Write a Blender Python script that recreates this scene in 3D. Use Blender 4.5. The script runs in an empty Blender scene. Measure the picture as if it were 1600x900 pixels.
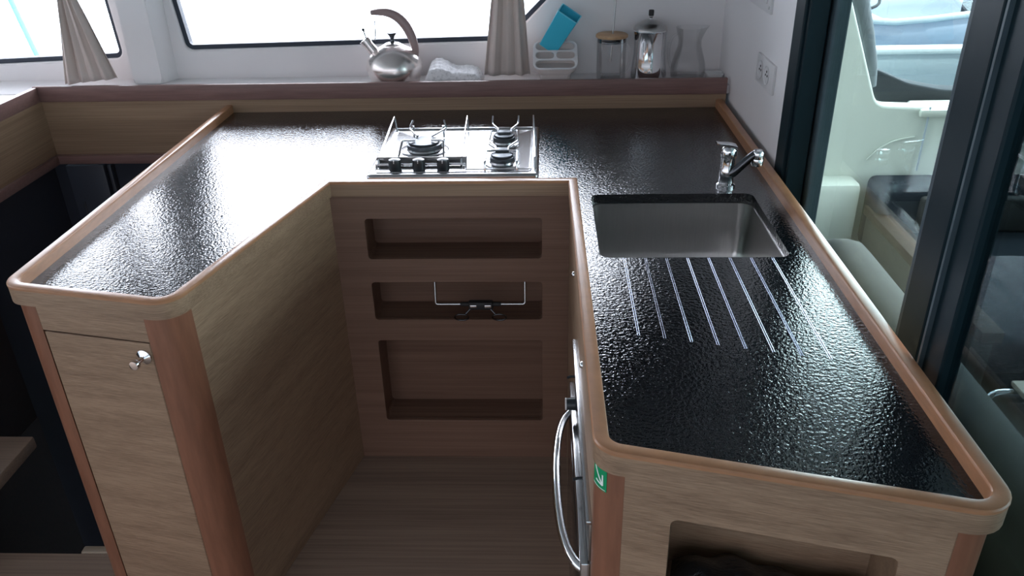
import bpy, bmesh, math, random
from mathutils import Vector, Matrix
random.seed(7)
C = bpy.context.scene.collection
sc = bpy.context.scene
PI = math.pi

# ---------------------------------------------------------------- camera, world, sun, exposure
camd = bpy.data.cameras.new('camera')
cam = bpy.data.objects.new('camera', camd)
C.objects.link(cam)
camd.sensor_width = 36.0
camd.lens = 1271.04 / 1600 * 36
camd.clip_start = 0.02
camd.clip_end = 500
right = Vector((0.99924321, 0.032696, -0.02107101))
down = Vector((-0.00324745, -0.46969119, -0.88282481))
fwd = Vector((-0.0387617, 0.88222512, -0.46922955))
up, back = -down, -fwd
cam.matrix_world = Matrix(((right.x, up.x, back.x, 0), (right.y, up.y, back.y, 0),
                           (right.z, up.z, back.z, 1.66338), (0, 0, 0, 1)))
sc.camera = cam

world = bpy.data.worlds.new('sky')
sc.world = world
world.use_nodes = True
wn = world.node_tree.nodes
wl = world.node_tree.links
wn.clear()
wo = wn.new('ShaderNodeOutputWorld')
bg = wn.new('ShaderNodeBackground')
tc = wn.new('ShaderNodeTexCoord')
sx = wn.new('ShaderNodeSeparateXYZ')
mr = wn.new('ShaderNodeMapRange')
mr.inputs[1].default_value = -0.08
mr.inputs[2].default_value = 0.12
rmp = wn.new('ShaderNodeMix')
rmp.data_type = 'RGBA'
SKY_LOW = (1.5, 1.68, 1.75, 1)
SKY_HIGH = (14.8, 15.2, 16.9, 1)
rmp.inputs[6].default_value = SKY_LOW
rmp.inputs[7].default_value = SKY_HIGH
wl.new(tc.outputs['Generated'], sx.inputs[0])
wl.new(sx.outputs[2], mr.inputs[0])
wl.new(mr.outputs[0], rmp.inputs[0])
# brighter towards the open sea side (+Y), softer behind
mr2 = wn.new('ShaderNodeMapRange')
mr2.inputs[1].default_value = -0.35
mr2.inputs[2].default_value = 0.75
mr2.inputs[3].default_value = 0.085
mr2.inputs[4].default_value = 1.0
dt = wn.new('ShaderNodeVectorMath')
dt.operation = 'DOT_PRODUCT'
dt.inputs[1].default_value = (0.45, 0.89, 0)
wl.new(tc.outputs['Generated'], dt.inputs[0])
wl.new(dt.outputs['Value'], mr2.inputs[0])
wl.new(rmp.outputs[2], bg.inputs[0])
wl.new(mr2.outputs[0], bg.inputs[1])
wl.new(bg.outputs[0], wo.inputs[0])

sund = bpy.data.lights.new('sun', 'SUN')
sund.energy = 3.2
sund.angle = 0.02
sund.color = (1.0, 0.97, 0.92)
sun = bpy.data.objects.new('sun', sund)
C.objects.link(sun)
sun.rotation_euler = Vector((-0.25, 0.55, -1.0)).to_track_quat('-Z', 'Y').to_euler()

sc.view_settings.view_transform = 'Standard'
sc.view_settings.look = 'None'
sc.view_settings.gamma = 1.0
sc.view_settings.use_curve_mapping = False
sc.view_settings.exposure = 0.15


# ---------------------------------------------------------------- materials
def mat(name, col=(.5, .5, .5), rough=.5, metal=0.0, spec=.5, coat=0.0, trans=0.0, ior=1.45, alpha=1.0):
    m = bpy.data.materials.new(name)
    m.use_nodes = True
    b = m.node_tree.nodes['Principled BSDF']
    b.inputs['Base Color'].default_value = (*col, 1)
    b.inputs['Roughness'].default_value = rough
    b.inputs['Metallic'].default_value = metal
    b.inputs['Specular IOR Level'].default_value = spec
    b.inputs['Coat Weight'].default_value = coat
    b.inputs['Transmission Weight'].default_value = trans
    b.inputs['IOR'].default_value = ior
    return m


def noise_var(m, scale=(1, 1, 1), amt=.15, nscale=5.0, detail=4, bump=0.0, bdist=.001, col2=None, ramp=(.35, .65)):
    """procedural colour variation (and bump) in object space"""
    nt = m.node_tree
    b = nt.nodes['Principled BSDF']
    t = nt.nodes.new('ShaderNodeTexCoord')
    mp = nt.nodes.new('ShaderNodeMapping')
    mp.inputs['Scale'].default_value = scale
    n = nt.nodes.new('ShaderNodeTexNoise')
    n.inputs['Scale'].default_value = nscale
    n.inputs['Detail'].default_value = detail
    n.inputs['Roughness'].default_value = .6
    nt.links.new(t.outputs['Object'], mp.inputs[0])
    nt.links.new(mp.outputs[0], n.inputs['Vector'])
    c = b.inputs['Base Color'].default_value[:3]
    if col2 is None:
        col2 = tuple(max(0, x * (1 - amt)) for x in c)
    r = nt.nodes.new('ShaderNodeValToRGB')
    r.color_ramp.elements[0].position = ramp[0]
    r.color_ramp.elements[1].position = ramp[1]
    r.color_ramp.elements[0].color = (*col2, 1)
    r.color_ramp.elements[1].color = (*c, 1)
    nt.links.new(n.outputs['Fac'], r.inputs[0])
    nt.links.new(r.outputs[0], b.inputs['Base Color'])
    if bump:
        bp = nt.nodes.new('ShaderNodeBump')
        bp.inputs['Strength'].default_value = bump
        bp.inputs['Distance'].default_value = bdist
        nt.links.new(n.outputs['Fac'], bp.inputs['Height'])
        nt.links.new(bp.outputs[0], b.inputs['Normal'])
    return m


def veneer(name, light, dark, axis='x', rough=.42, spec=.4):
    """brushed oak veneer: fine streaks running along one axis"""
    m = mat(name, light, rough, spec=spec)
    nt = m.node_tree
    b = nt.nodes['Principled BSDF']
    t = nt.nodes.new('ShaderNodeTexCoord')
    lo = {'x': (1.8, 120, 520), 'y': (120, 1.8, 520), 'z': (120, 520, 1.8)}[axis]
    lo2 = {'x': (.9, 14, 34), 'y': (14, .9, 34), 'z': (14, 34, .9)}[axis]
    outs = []
    for s, d, rg in ((lo, 3, .65), (lo2, 4, .6)):
        mp = nt.nodes.new('ShaderNodeMapping')
        mp.inputs['Scale'].default_value = s
        n = nt.nodes.new('ShaderNodeTexNoise')
        n.inputs['Scale'].default_value = 1.0
        n.inputs['Detail'].default_value = d
        n.inputs['Roughness'].default_value = rg
        n.inputs['Distortion'].default_value = .05
        nt.links.new(t.outputs['Object'], mp.inputs[0])
        nt.links.new(mp.outputs[0], n.inputs['Vector'])
        outs.append(n.outputs['Fac'])
    mx = nt.nodes.new('ShaderNodeMix')
    mx.inputs[0].default_value = .42
    nt.links.new(outs[0], mx.inputs[2])
    nt.links.new(outs[1], mx.inputs[3])
    r = nt.nodes.new('ShaderNodeValToRGB')
    r.color_ramp.elements[0].position = .36
    r.color_ramp.elements[1].position = .60
    r.color_ramp.elements[0].color = (*dark, 1)
    r.color_ramp.elements[1].color = (*light, 1)
    nt.links.new(mx.outputs[0], r.inputs[0])
    nt.links.new(r.outputs[0], b.inputs['Base Color'])
    bp = nt.nodes.new('ShaderNodeBump')
    bp.inputs['Strength'].default_value = .25
    bp.inputs['Distance'].default_value = .0006
    nt.links.new(outs[0], bp.inputs['Height'])
    nt.links.new(bp.outputs[0], b.inputs['Normal'])
    return m


def window_glass(name, tint, refl=1.0, rough=0.0):
    m = bpy.data.materials.new(name)
    m.use_nodes = True
    nt = m.node_tree
    nt.nodes.clear()
    o = nt.nodes.new('ShaderNodeOutputMaterial')
    tr = nt.nodes.new('ShaderNodeBsdfTransparent')
    tr.inputs[0].default_value = (*tint, 1)
    gl = nt.nodes.new('ShaderNodeBsdfGlossy')
    gl.inputs['Roughness'].default_value = rough
    fr = nt.nodes.new('ShaderNodeFresnel')
    fr.inputs[0].default_value = 1.5
    mu = nt.nodes.new('ShaderNodeMath')
    mu.operation = 'MULTIPLY'
    mu.inputs[1].default_value = refl
    mx = nt.nodes.new('ShaderNodeMixShader')
    nt.links.new(fr.outputs[0], mu.inputs[0])
    nt.links.new(mu.outputs[0], mx.inputs[0])
    nt.links.new(tr.outputs[0], mx.inputs[1])
    nt.links.new(gl.outputs[0], mx.inputs[2])
    nt.links.new(mx.outputs[0], o.inputs[0])
    return m


OAK_L, OAK_D = (.335, .222, .145), (.20, .125, .080)
M = {}
M['oak_x'] = veneer('oak_veneer_across', OAK_L, OAK_D, 'x')
M['oak_y'] = veneer('oak_veneer_deep', OAK_L, OAK_D, 'y')
M['oak_red'] = veneer('oak_veneer_warm', (.215, .125, .088), (.135, .073, .050), 'x')
M['floor'] = veneer('oak_floor', (.31, .22, .165), (.21, .145, .11), 'x', rough=.5)
M['ledge_oak'] = veneer('pale_oak', (.42, .34, .26), (.30, .235, .175), 'x', rough=.5)
M['cap'] = noise_var(mat('varnished_mahogany', (.40, .195, .10), .3, spec=.5), (4, 4, 20), .18, 6)
M['post'] = noise_var(mat('mahogany_post', (.245, .105, .062), .36, spec=.45), (12, 12, 1.5), .2, 5)
M['trim'] = noise_var(mat('mahogany_trim', (.25, .145, .13), .35, spec=.45), (1.5, 10, 30), .2, 5)
M['seam'] = mat('dark_seam', (.035, .015, .01), .7)
M['white'] = noise_var(mat('white_gelcoat', (.86, .83, .83), .38), amt=.04, nscale=2)
M['ceiling'] = noise_var(mat('ceiling_vinyl', (.42, .40, .39), .6), amt=.05, nscale=3)
M['black_metal'] = mat('black_aluminium', (.008, .019, .025), .4, spec=.15)
M['grey_metal'] = noise_var(mat('grey_anodised', (.06, .085, .10), .45, spec=.3), (2, 2, 1), .25, 8)
M['gasket'] = mat('window_gasket', (.03, .04, .06), .5)
M['socket'] = mat('white_plastic', (.72, .70, .70), .35)
M['dark_hole'] = mat('dark_hole', (.02, .02, .02), .6)
M['steel'] = noise_var(mat('polished_steel', (.56, .56, .57), .22, metal=1), amt=.06, nscale=6)
M['brushed'] = noise_var(mat('brushed_steel', (.44, .43, .42), .28, metal=1), (40, 40, 2), .06, 5, bump=.01, bdist=.0004)
M['chrome'] = mat('chrome', (.80, .81, .83), .07, metal=1)
M['groove'] = mat('groove_edge', (.16, .18, .23), .25, metal=1)
M['dark_chrome'] = mat('dark_chrome', (.10, .105, .115), .18, metal=1)
M['knob_black'] = mat('black_plastic', (.02, .025, .03), .3)
M['burner'] = noise_var(mat('burner_grey', (.13, .145, .16), .4, metal=.6), amt=.2, nscale=30)
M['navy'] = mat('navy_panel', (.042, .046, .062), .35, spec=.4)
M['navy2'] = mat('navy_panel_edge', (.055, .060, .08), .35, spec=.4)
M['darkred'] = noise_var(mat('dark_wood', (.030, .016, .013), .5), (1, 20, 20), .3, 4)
M['kettle_body'] = mat('kettle_steel', (.93, .86, .83), .24, metal=.92)
M['kettle_handle'] = mat('rosy_handle', (.36, .25, .24), .3, coat=.3)
M['towel'] = noise_var(mat('towel_cloth', (.88, .86, .87), .9), (1, 1, 1), .28, 110, 2, bump=.5, bdist=.0025, ramp=(.3, .5))
M['curtain'] = noise_var(mat('curtain_cloth', (.64, .56, .52), .85), (200, 200, 200), .08, 4, bump=.1)
M['rack'] = mat('rack_plastic', (.66, .58, .55), .4)
M['rack_rim'] = mat('rack_rim_plastic', (.76, .73, .73), .35)
M['blue'] = mat('turquoise_plastic', (.06, .55, .74), .35)
M['blue_in'] = mat('turquoise_plastic_inside', (.16, .68, .84), .4)
M['line'] = mat('teal_rope', (.07, .38, .40), .8)
M['bamboo'] = noise_var(mat('bamboo', (.58, .36, .20), .5), (4, 40, 4), .2, 4)
M['straw'] = mat('straw_wire', (.55, .53, .52), .3, metal=.8)
M['dish'] = mat('white_dish', (.74, .73, .72), .3)
M['rubber'] = mat('rubber', (.02, .02, .022), .6)
M['green'] = mat('sticker_green', (.0, .26, .10), .4)
M['sticker_white'] = mat('sticker_white', (.85, .87, .85), .4)
M['bag'] = noise_var(mat('black_bin_bag', (.012, .013, .015), .22, spec=.6), (1, 3, 3), .2, 16, bump=.8, bdist=.01)
M['oven_glass'] = mat('oven_black_glass', (.03, .022, .018), .08)
M['cream'] = noise_var(mat('cream_gelcoat', (.58, .60, .53), .35), amt=.05, nscale=1.5)
M['cream2'] = mat('bulwark_gelcoat', (.38, .43, .48), .4)
M['grey_cloth'] = noise_var(mat('charcoal_cloth', (.022, .027, .034), .9, spec=.1), (60, 60, 60), .3, 3, bump=.2)
M['mesh_cloth'] = noise_var(mat('mesh_cloth', (.06, .065, .072), .9, spec=.1), (40, 40, 90), .3, 3)
M['grey_vinyl'] = noise_var(mat('grey_vinyl', (.05, .048, .045), .6, spec=.15), (2, 2, 6), .25, 5)
M['taupe_vinyl'] = noise_var(mat('taupe_vinyl', (.048, .047, .042), .7, spec=.15), (5, 5, 5), .15, 3)
M['teak'] = noise_var(mat('grey_teak', (.05, .034, .028), .7, spec=.15), (3, 30, 30), .3, 3)
M['curtain_dark'] = noise_var(mat('awning_cloth', (.16, .175, .19), .8), (8, 8, 2), .2, 4)
M['dinghy'] = mat('dinghy_hull', (.36, .40, .50), .35)
M['dinghy_tube'] = mat('dinghy_rail', (.50, .54, .58), .35)
M['dock'] = noise_var(mat('pale_dock', (.42, .42, .41), .7), (1, 10, 1), .12, 3)
M['deck'] = noise_var(mat('cockpit_deck', (.06, .06, .058), .7, spec=.2), (1, 20, 1), .2, 3)
M['sea'] = noise_var(mat('sea_water', (.16, .25, .29), .2), (.6, 1.5, 1), .15, 1.2, bump=.3, bdist=.05)

# thin curtain cloth lets some daylight through
nt = M['curtain'].node_tree
b = nt.nodes['Principled BSDF']
tl_ = nt.nodes.new('ShaderNodeBsdfTranslucent')
tl_.inputs[0].default_value = (.62, .55, .50, 1)
mx_ = nt.nodes.new('ShaderNodeMixShader')
mx_.inputs[0].default_value = .16
nt.links.new(b.outputs[0], mx_.inputs[1])
nt.links.new(tl_.outputs[0], mx_.inputs[2])
nt.links.new(mx_.outputs[0], nt.nodes['Material Output'].inputs[0])

# black worktop: glossy laminate with a fine orange-peel grain
m = mat('black_worktop', (.008, .009, .011), .045, spec=.5, ior=1.75)
nt = m.node_tree
b = nt.nodes['Principled BSDF']
t = nt.nodes.new('ShaderNodeTexCoord')
n1 = nt.nodes.new('ShaderNodeTexNoise')
n1.inputs['Scale'].default_value = 150
n1.inputs['Detail'].default_value = 2.0
n1.inputs['Roughness'].default_value = .5
bp = nt.nodes.new('ShaderNodeBump')
bp.inputs['Strength'].default_value = .8
bp.inputs['Distance'].default_value = .0013
nt.links.new(t.outputs['Object'], n1.inputs['Vector'])
nt.links.new(n1.outputs['Fac'], bp.inputs['Height'])
nt.links.new(bp.outputs[0], b.inputs['Normal'])
M['worktop'] = m

M['glassware'] = window_glass('clear_glass', (.985, .985, .985), .38)
M['pane'] = window_glass('window_pane', (.97, .99, 1.0), 1.0)
M['door_pane'] = window_glass('door_pane', (.80, .91, .89), .20)
M['tinted_pane'] = window_glass('tinted_door_pane', (.42, .52, .53), .4)


# ---------------------------------------------------------------- mesh helpers
def finish(name, me, material, parent=None, smooth=None):
    o = bpy.data.objects.new(name, me)
    me.name = name
    if isinstance(material, (list, tuple)):
        for k in material:
            me.materials.append(M[k])
    else:
        me.materials.clear()
        me.materials.append(M[material])
    if smooth is not None:
        for p in me.polygons:
            p.use_smooth = True
        me.set_sharp_from_angle(angle=math.radians(smooth))
    C.objects.link(o)
    if parent is not None:
        o.parent = parent
        root = parent
        off = Vector((0, 0, 0))
        while root is not None:
            off += root.location
            root = root.parent
        o.location = -off
    else:
        vs = [v.co for v in me.vertices]
        c = Vector(((min(v.x for v in vs) + max(v.x for v in vs)) / 2,
                    (min(v.y for v in vs) + max(v.y for v in vs)) / 2, min(v.z for v in vs)))
        me.transform(Matrix.Translation(-c))
        o.location = c
    return o


def obj(name, bm, material, parent=None, smooth=None):
    bmesh.ops.recalc_face_normals(bm, faces=bm.faces)
    me = bpy.data.meshes.new(name)
    bm.to_mesh(me)
    bm.free()
    return finish(name, me, material, parent, smooth)


def tag(o, label=None, cat=None, group=None, kind=None):
    if label:
        o['label'] = label
    if cat:
        o['category'] = cat
    if group:
        o['group'] = group
    if kind:
        o['kind'] = kind
    return o


def thing(name, label, cat, loc, group=None, kind=None):
    o = bpy.data.objects.new(name, None)
    o.empty_display_size = .05
    C.objects.link(o)
    o.location = loc
    return tag(o, label, cat, group, kind)


def box(bm, x0, x1, y0, y1, z0, z1, bev=0.0, seg=2):
    r = bmesh.ops.create_cube(bm, size=1)
    vs = r['verts']
    bmesh.ops.scale(bm, vec=(x1 - x0, y1 - y0, z1 - z0), verts=vs)
    bmesh.ops.translate(bm, vec=((x0 + x1) / 2, (y0 + y1) / 2, (z0 + z1) / 2), verts=vs)
    if bev:
        es = list({e for v in vs for e in v.link_edges})
        bmesh.ops.bevel(bm, geom=es, offset=bev, segments=seg, affect='EDGES', profile=.5)


def B(*a, **k):
    bm = bmesh.new()
    box(bm, *a, **k)
    return bm


def tube(bm, pts, r, seg=10, caps=True):
    """round tube along a polyline (r is a number or one per point)"""
    pts = [Vector(p) for p in pts]
    n = len(pts)
    rs = r if isinstance(r, (list, tuple)) else [r] * n
    tan = []
    for i in range(n):
        a = pts[max(0, i - 1)]
        c = pts[min(n - 1, i + 1)]
        tan.append((c - a).normalized())
    u = tan[0].orthogonal().normalized()
    rings = []
    for i in range(n):
        u = (u - tan[i] * u.dot(tan[i])).normalized()
        v = tan[i].cross(u)
        rings.append([bm.verts.new(pts[i] + (u * math.cos(2 * PI * k / seg) + v * math.sin(2 * PI * k / seg)) * rs[i])
                      for k in range(seg)])
    for i in range(n - 1):
        for k in range(seg):
            bm.faces.new((rings[i][k], rings[i][(k + 1) % seg], rings[i + 1][(k + 1) % seg], rings[i + 1][k]))
    if caps:
        bm.faces.new(rings[0][::-1])
        bm.faces.new(rings[-1])


def smooth_path(pts, r=.01, seg=5):
    """polyline with rounded corners"""
    P = [Vector(p) for p in pts]
    out = [P[0]]
    for i in range(1, len(P) - 1):
        a, b_, c = P[i - 1], P[i], P[i + 1]
        d1, d2 = (a - b_), (c - b_)
        rr = min(r, d1.length * .45, d2.length * .45)
        p1, p2 = b_ + d1.normalized() * rr, b_ + d2.normalized() * rr
        for k in range(seg + 1):
            t_ = k / seg
            out.append(p1 * (1 - t_) ** 2 + b_ * 2 * t_ * (1 - t_) + p2 * t_ ** 2)
    out.append(P[-1])
    return out


def bezier(p, n=16):
    p = [Vector(q) for q in p]
    out = []
    for k in range(n + 1):
        t_ = k / n
        q = p
        while len(q) > 1:
            q = [q[i] * (1 - t_) + q[i + 1] * t_ for i in range(len(q) - 1)]
        out.append(q[0])
    return out


def lathe(bm, prof, cx, cy, seg=32, mtx=None):
    """prof: (r, z) list; r=0 makes a pole"""
    rings = []
    for r, z in prof:
        if r < 1e-6:
            v = Vector((cx, cy, z))
            rings.append([bm.verts.new(mtx @ v if mtx else v)])
        else:
            ring = []
            for k in range(seg):
                v = Vector((cx + r * math.cos(2 * PI * k / seg), cy + r * math.sin(2 * PI * k / seg), z))
                ring.append(bm.verts.new(mtx @ v if mtx else v))
            rings.append(ring)
    for a, b_ in zip(rings, rings[1:]):
        if len(a) == 1 and len(b_) == 1:
            continue
        for k in range(seg):
            k2 = (k + 1) % seg
            if len(a) == 1:
                bm.faces.new((a[0], b_[k2], b_[k]))
            elif len(b_) == 1:
                bm.faces.new((a[k], a[k2], b_[0]))
            else:
                bm.faces.new((a[k], a[k2], b_[k2], b_[k]))


def rr(x0, x1, y0, y1, r, seg=5):
    """rounded rectangle outline"""
    return fillet([(x0, y0, r), (x1, y0, r), (x1, y1, r), (x0, y1, r)], seg)


def fillet(pts, seg=5, closed=True):
    out = []
    n = len(pts)
    for i, p in enumerate(pts):
        b_ = Vector(p[:2])
        r = p[2] if len(p) > 2 else 0
        if not closed and i in (0, n - 1):
            out.append(b_)
            continue
        a, c = Vector(pts[i - 1][:2]), Vector(pts[(i + 1) % n][:2])
        d1, d2 = (a - b_).normalized(), (c - b_).normalized()
        ang = d1.angle(d2)
        if r <= 1e-6:
            out += [b_.copy() for _ in range(seg + 1)] if not closed else [b_]
            continue
        t_ = r / math.tan(ang / 2)
        ctr = b_ + (d1 + d2).normalized() * (r / math.sin(ang / 2))
        p1, p2 = b_ + d1 * t_, b_ + d2 * t_
        v1, v2 = p1 - ctr, p2 - ctr
        tot = v1.angle_signed(v2)
        for k in range(seg + 1):
            a_ = -tot * k / seg
            out.append(ctr + Vector((v1.x * math.cos(a_) - v1.y * math.sin(a_), v1.x * math.sin(a_) + v1.y * math.cos(a_))))
    return out


def offset_path(pts, d):
    """offset an open corner path to its left by d and adjust the fillet radii"""
    n = len(pts)
    P = [Vector(p[:2]) for p in pts]
    out = []
    for i in range(n):
        r = pts[i][2] if len(pts[i]) > 2 else 0
        if i == 0 or i == n - 1:
            dd = (P[1] - P[0]) if i == 0 else (P[-1] - P[-2])
            dd.normalize()
            nrm = Vector((-dd.y, dd.x))
            q = P[i] + nrm * d
            out.append((q.x, q.y, 0))
        else:
            d1 = (P[i] - P[i - 1]).normalized()
            d2 = (P[i + 1] - P[i]).normalized()
            n1, n2 = Vector((-d1.y, d1.x)), Vector((-d2.y, d2.x))
            q = P[i] + (n1 + n2) * (d / (1 + n1.dot(n2)))
            left = d1.x * d2.y - d1.y * d2.x > 0
            nr = (r - d) if left else (r + d)
            out.append((q.x, q.y, max(nr, .0005) if r > 0 else 0))
    return out


def sweep(path, prof, seg=8, caps=True, closed_prof=True):
    """prof: list of (offset, z). Sweeps it along an open path with rounded corners."""
    bm = bmesh.new()
    cols = []
    for d, z in prof:
        cols.append([bm.verts.new((p.x, p.y, z)) for p in fillet(offset_path(path, d), seg, closed=False)])
    n = len(cols[0])
    m_ = len(prof)
    for j in range(m_ if closed_prof else m_ - 1):
        a, b_ = cols[j], cols[(j + 1) % m_]
        for i in range(n - 1):
            bm.faces.new((a[i], a[i + 1], b_[i + 1], b_[i]))
    if caps and closed_prof:
        bm.faces.new([c[0] for c in cols])
        bm.faces.new([c[-1] for c in cols][::-1])
    bmesh.ops.remove_doubles(bm, verts=bm.verts, dist=1e-5)
    return bm


def plate_mesh(loops, thick, mtx=Matrix.Identity(4), bevel=0.0):
    """flat plate with holes (first loop outer), thickness centred on local z = 0"""
    cu = bpy.data.curves.new('tmp', 'CURVE')
    cu.dimensions = '2D'
    cu.fill_mode = 'BOTH'
    cu.extrude = thick / 2 - bevel
    cu.bevel_depth = bevel
    cu.bevel_resolution = 2
    cu.offset = -bevel if bevel else 0
    for lp in loops:
        s = cu.splines.new('POLY')
        s.points.add(len(lp) - 1)
        for i, p in enumerate(lp):
            s.points[i].co = (p[0], p[1], 0, 1)
        s.use_cyclic_u = True
    o = bpy.data.objects.new('tmp', cu)
    C.objects.link(o)
    dg = bpy.context.evaluated_depsgraph_get()
    me = bpy.data.meshes.new_from_object(o.evaluated_get(dg))
    bpy.data.objects.remove(o)
    bpy.data.curves.remove(cu)
    me.transform(mtx)
    return me


XZ = Matrix(((1, 0, 0, 0), (0, 0, -1, 0), (0, 1, 0, 0), (0, 0, 0, 1)))   # local (x, y) -> world (x, z)


def plate(name, loops, thick, material, parent=None, mtx=None, bevel=0.0, smooth=40):
    me = plate_mesh(loops, thick, mtx or Matrix.Identity(4), bevel)
    return finish(name, me, material, parent, smooth)


def struct(o):
    o['kind'] = 'structure'
    return o


def frame_between(p, q, z0=0.0):
    """matrix of a vertical frame: local x runs from p to q (xy), local y is world z, local z is horizontal normal"""
    d = Vector((q[0] - p[0], q[1] - p[1], 0)).normalized()
    u_ = Vector((0, 0, 1))
    n_ = d.cross(u_)
    return Matrix(((d.x, u_.x, n_.x, p[0]), (d.y, u_.y, n_.y, p[1]), (d.z, u_.z, n_.z, z0), (0, 0, 0, 1)))


# ---------------------------------------------------------------- the room
WY = 2.96      # inner face of the window wall
XR = .63       # inner face of the right wall
ZC = 2.08
# floor, with the stairwell left open at the left
fl = [(-3.2, -1.6), (.63, -1.6), (.63, 2.9), (-1.095, 2.9), (-1.095, 1.585), (-3.2, 1.585)]
struct(plate('floor', [[Vector(p) for p in fl]], .03, 'floor', mtx=Matrix.Translation((0, 0, -.015))))
struct(obj('ceiling', B(-3.2, .76, -1.6, 3.0, ZC, ZC + .06), 'ceiling'))
tag(obj('floor_nosing', B(-1.27, -1.10, 1.587, 1.612, -.03, .004, bev=.004), 'ledge_oak'), kind='structure').name = 'trim_1'

# window wall with two openings
win1 = fillet([(-1.290, 1.066, .03), (-.125, 1.083, .03), (.51, 1.70, .05), (-1.36, 1.70, .05)])
win2 = fillet([(-2.75, 1.0, .03), (-1.525, 1.042, .03), (-1.56, 1.70, .05), (-2.75, 1.70, .05)])
outer = [Vector(p) for p in ((-3.2, .0), (.76, .0), (.76, ZC), (-3.2, ZC))]
wb = plate('wall_back', [outer, win1, win2], .06, 'white', mtx=Matrix.Translation((0, WY + .03, 0)) @ XZ, bevel=.006)
struct(wb)


def grow(lp, d):
    c = sum(lp, Vector((0, 0))) / len(lp)
    n = len(lp)
    out = []
    for i in range(n):
        a, b_ = lp[i - 1], lp[(i + 1) % n]
        e = (b_ - a).normalized()
        nr = Vector((e.y, -e.x))
        if nr.dot(lp[i] - c) < 0:
            nr = -nr
        out.append(lp[i] + nr * d)
    return out


for k, lp in enumerate((win1, win2)):
    w = thing('window_%d' % (k + 1), None, None, (sum(p.x for p in lp) / len(lp), WY, 1.07), kind='structure')
    plate('gasket', [grow(lp, .004), grow(lp, -.016)], .03, 'gasket', w, Matrix.Translation((0, WY + .03, 0)) @ XZ)
    plate('pane', [grow(lp, -.010)], .006, 'pane', w, Matrix.Translation((0, WY + .035, 0)) @ XZ)

# boxed pillar between the windows
pil = bmesh.new()
vs = [(-1.470, 2.885), (-1.365, 2.885), (-1.335, WY + .005), (-1.475, WY + .005)]
rings = []
for z, s in ((.966, 0), (.990, .0), (ZC, .0)):
    rings.append([pil.verts.new((x, y, z)) for x, y in vs])
for a, b_ in zip(rings, rings[1:]):
    for i in range(4):
        pil.faces.new((a[i], a[(i + 1) % 4], b_[(i + 1) % 4], b_[i]))
pil.faces.new(rings[0])
pil.faces.new(rings[-1][::-1])
bmesh.ops.bevel(pil, geom=[e for e in pil.edges if abs(e.verts[0].co.z - e.verts[1].co.z) > .02 and e.verts[0].co.y < 2.9],
                offset=.008, segments=3, affect='EDGES')
struct(obj('trim_2', pil, 'white', smooth=40))

# right wall, solid near the corner
struct(obj('wall_right', B(XR, XR + .10, 2.11, WY, 0, ZC), 'white'))
struct(obj('wall_right_header', B(XR, XR + .10, -.45, 2.11, 1.95, ZC), 'white')).name = 'trim_3'

struct(obj('dark_reflection_locker', B(.20, XR + .001, 2.62, WY + .001, 1.60, ZC), 'darkred')).name = 'added_dark_locker'  # unseen dark locker, added so the worktop has something dark to reflect
# sliding door: jamb, two sliding panels
d1 = thing('door_1', None, None, (.68, 1.0, 0), kind='structure')
obj('jamb', B(.622, .682, 2.035, 2.112, 0, 1.95, bev=.004), 'black_metal', d1)
obj('jamb_channel', B(.630, .676, 2.020, 2.036, 0, 1.95, bev=.002), 'black_metal', d1)
obj('sliding_stile', B(.683, .720, 2.005, 2.10, 0, 1.95, bev=.004), 'grey_metal', d1)
obj('sliding_stile', B(.672, .702, 1.262, 1.350, 0, 1.95, bev=.004), 'black_metal', d1)
obj('glazing_bead', B(.676, .698, 1.349, 1.366, 0, 1.95, bev=.002), 'grey_metal', d1)
obj('sliding_stile', B(.634, .664, 1.108, 1.168, 0, 1.95, bev=.004), 'black_metal', d1)
obj('brush_seal', B(.626, .636, 1.164, 1.170, 0, 1.95), 'grey_metal', d1)
obj('brush_seal', B(.662, .672, 1.186, 1.189, 0, 1.95), 'grey_metal', d1)
obj('glass_pane', B(.692, .697, 1.36, 2.01, .05, 1.93), 'door_pane', d1)
obj('glass_pane', B(.648, .653, -.44, 1.112, .05, 1.93), 'tinted_pane', d1)
obj('door_track', B(.622, .720, -.44, 2.03, .0, .03, bev=.003), 'black_metal', d1)

# ---------------------------------------------------------------- galley worktop
PATH = [(-1.100, 2.758), (-1.100, 1.417, .052), (-.7165, 1.337, .052), (-.5585, 1.9925, 0), (.0655, 1.9885, 0),
        (.0715, .912, .046), (.609, .7805, .050), (.609, 2.758)]
ZT = .893
wt = thing('galley_worktop', 'glossy black pebbled worktop with wooden rim, U-shaped around the galley', 'worktop', (-.25, 2.3, ZT))
top_loop = [p for p in fillet(offset_path(PATH, .0215), 8, closed=False)]
clean = [top_loop[0]]
for p in top_loop[1:]:
    if (p - clean[-1]).length > 1e-4:
        clean.append(p)
SX0, SX1, SY0, SY1 = .122, .530, 1.586, 1.957
plate('worktop_surface', [clean, rr(SX0, SX1, SY0, SY1, .022)], .026, 'worktop', wt, Matrix.Translation((0, 0, ZT - .013)), smooth=None)
obj('rim_body', sweep(PATH, [(0, .878), (0, .9135), (.022, .9135), (.022, .878)]), 'oak_x', wt, 35)
obj('rim_cap', sweep(PATH, [(-.0008, .9125), (-.0008, .9165), (.0012, .9192), (.004, .920), (.019, .920), (.0215, .919),
                            (.0228, .9165), (.0228, .9125)]), 'cap', wt, 35)
obj('rim_lining', sweep(PATH, [(.0218, .888), (.0218, .9130), (.0227, .9130), (.0227, .888)], caps=False), 'cap', wt, 35)
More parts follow.
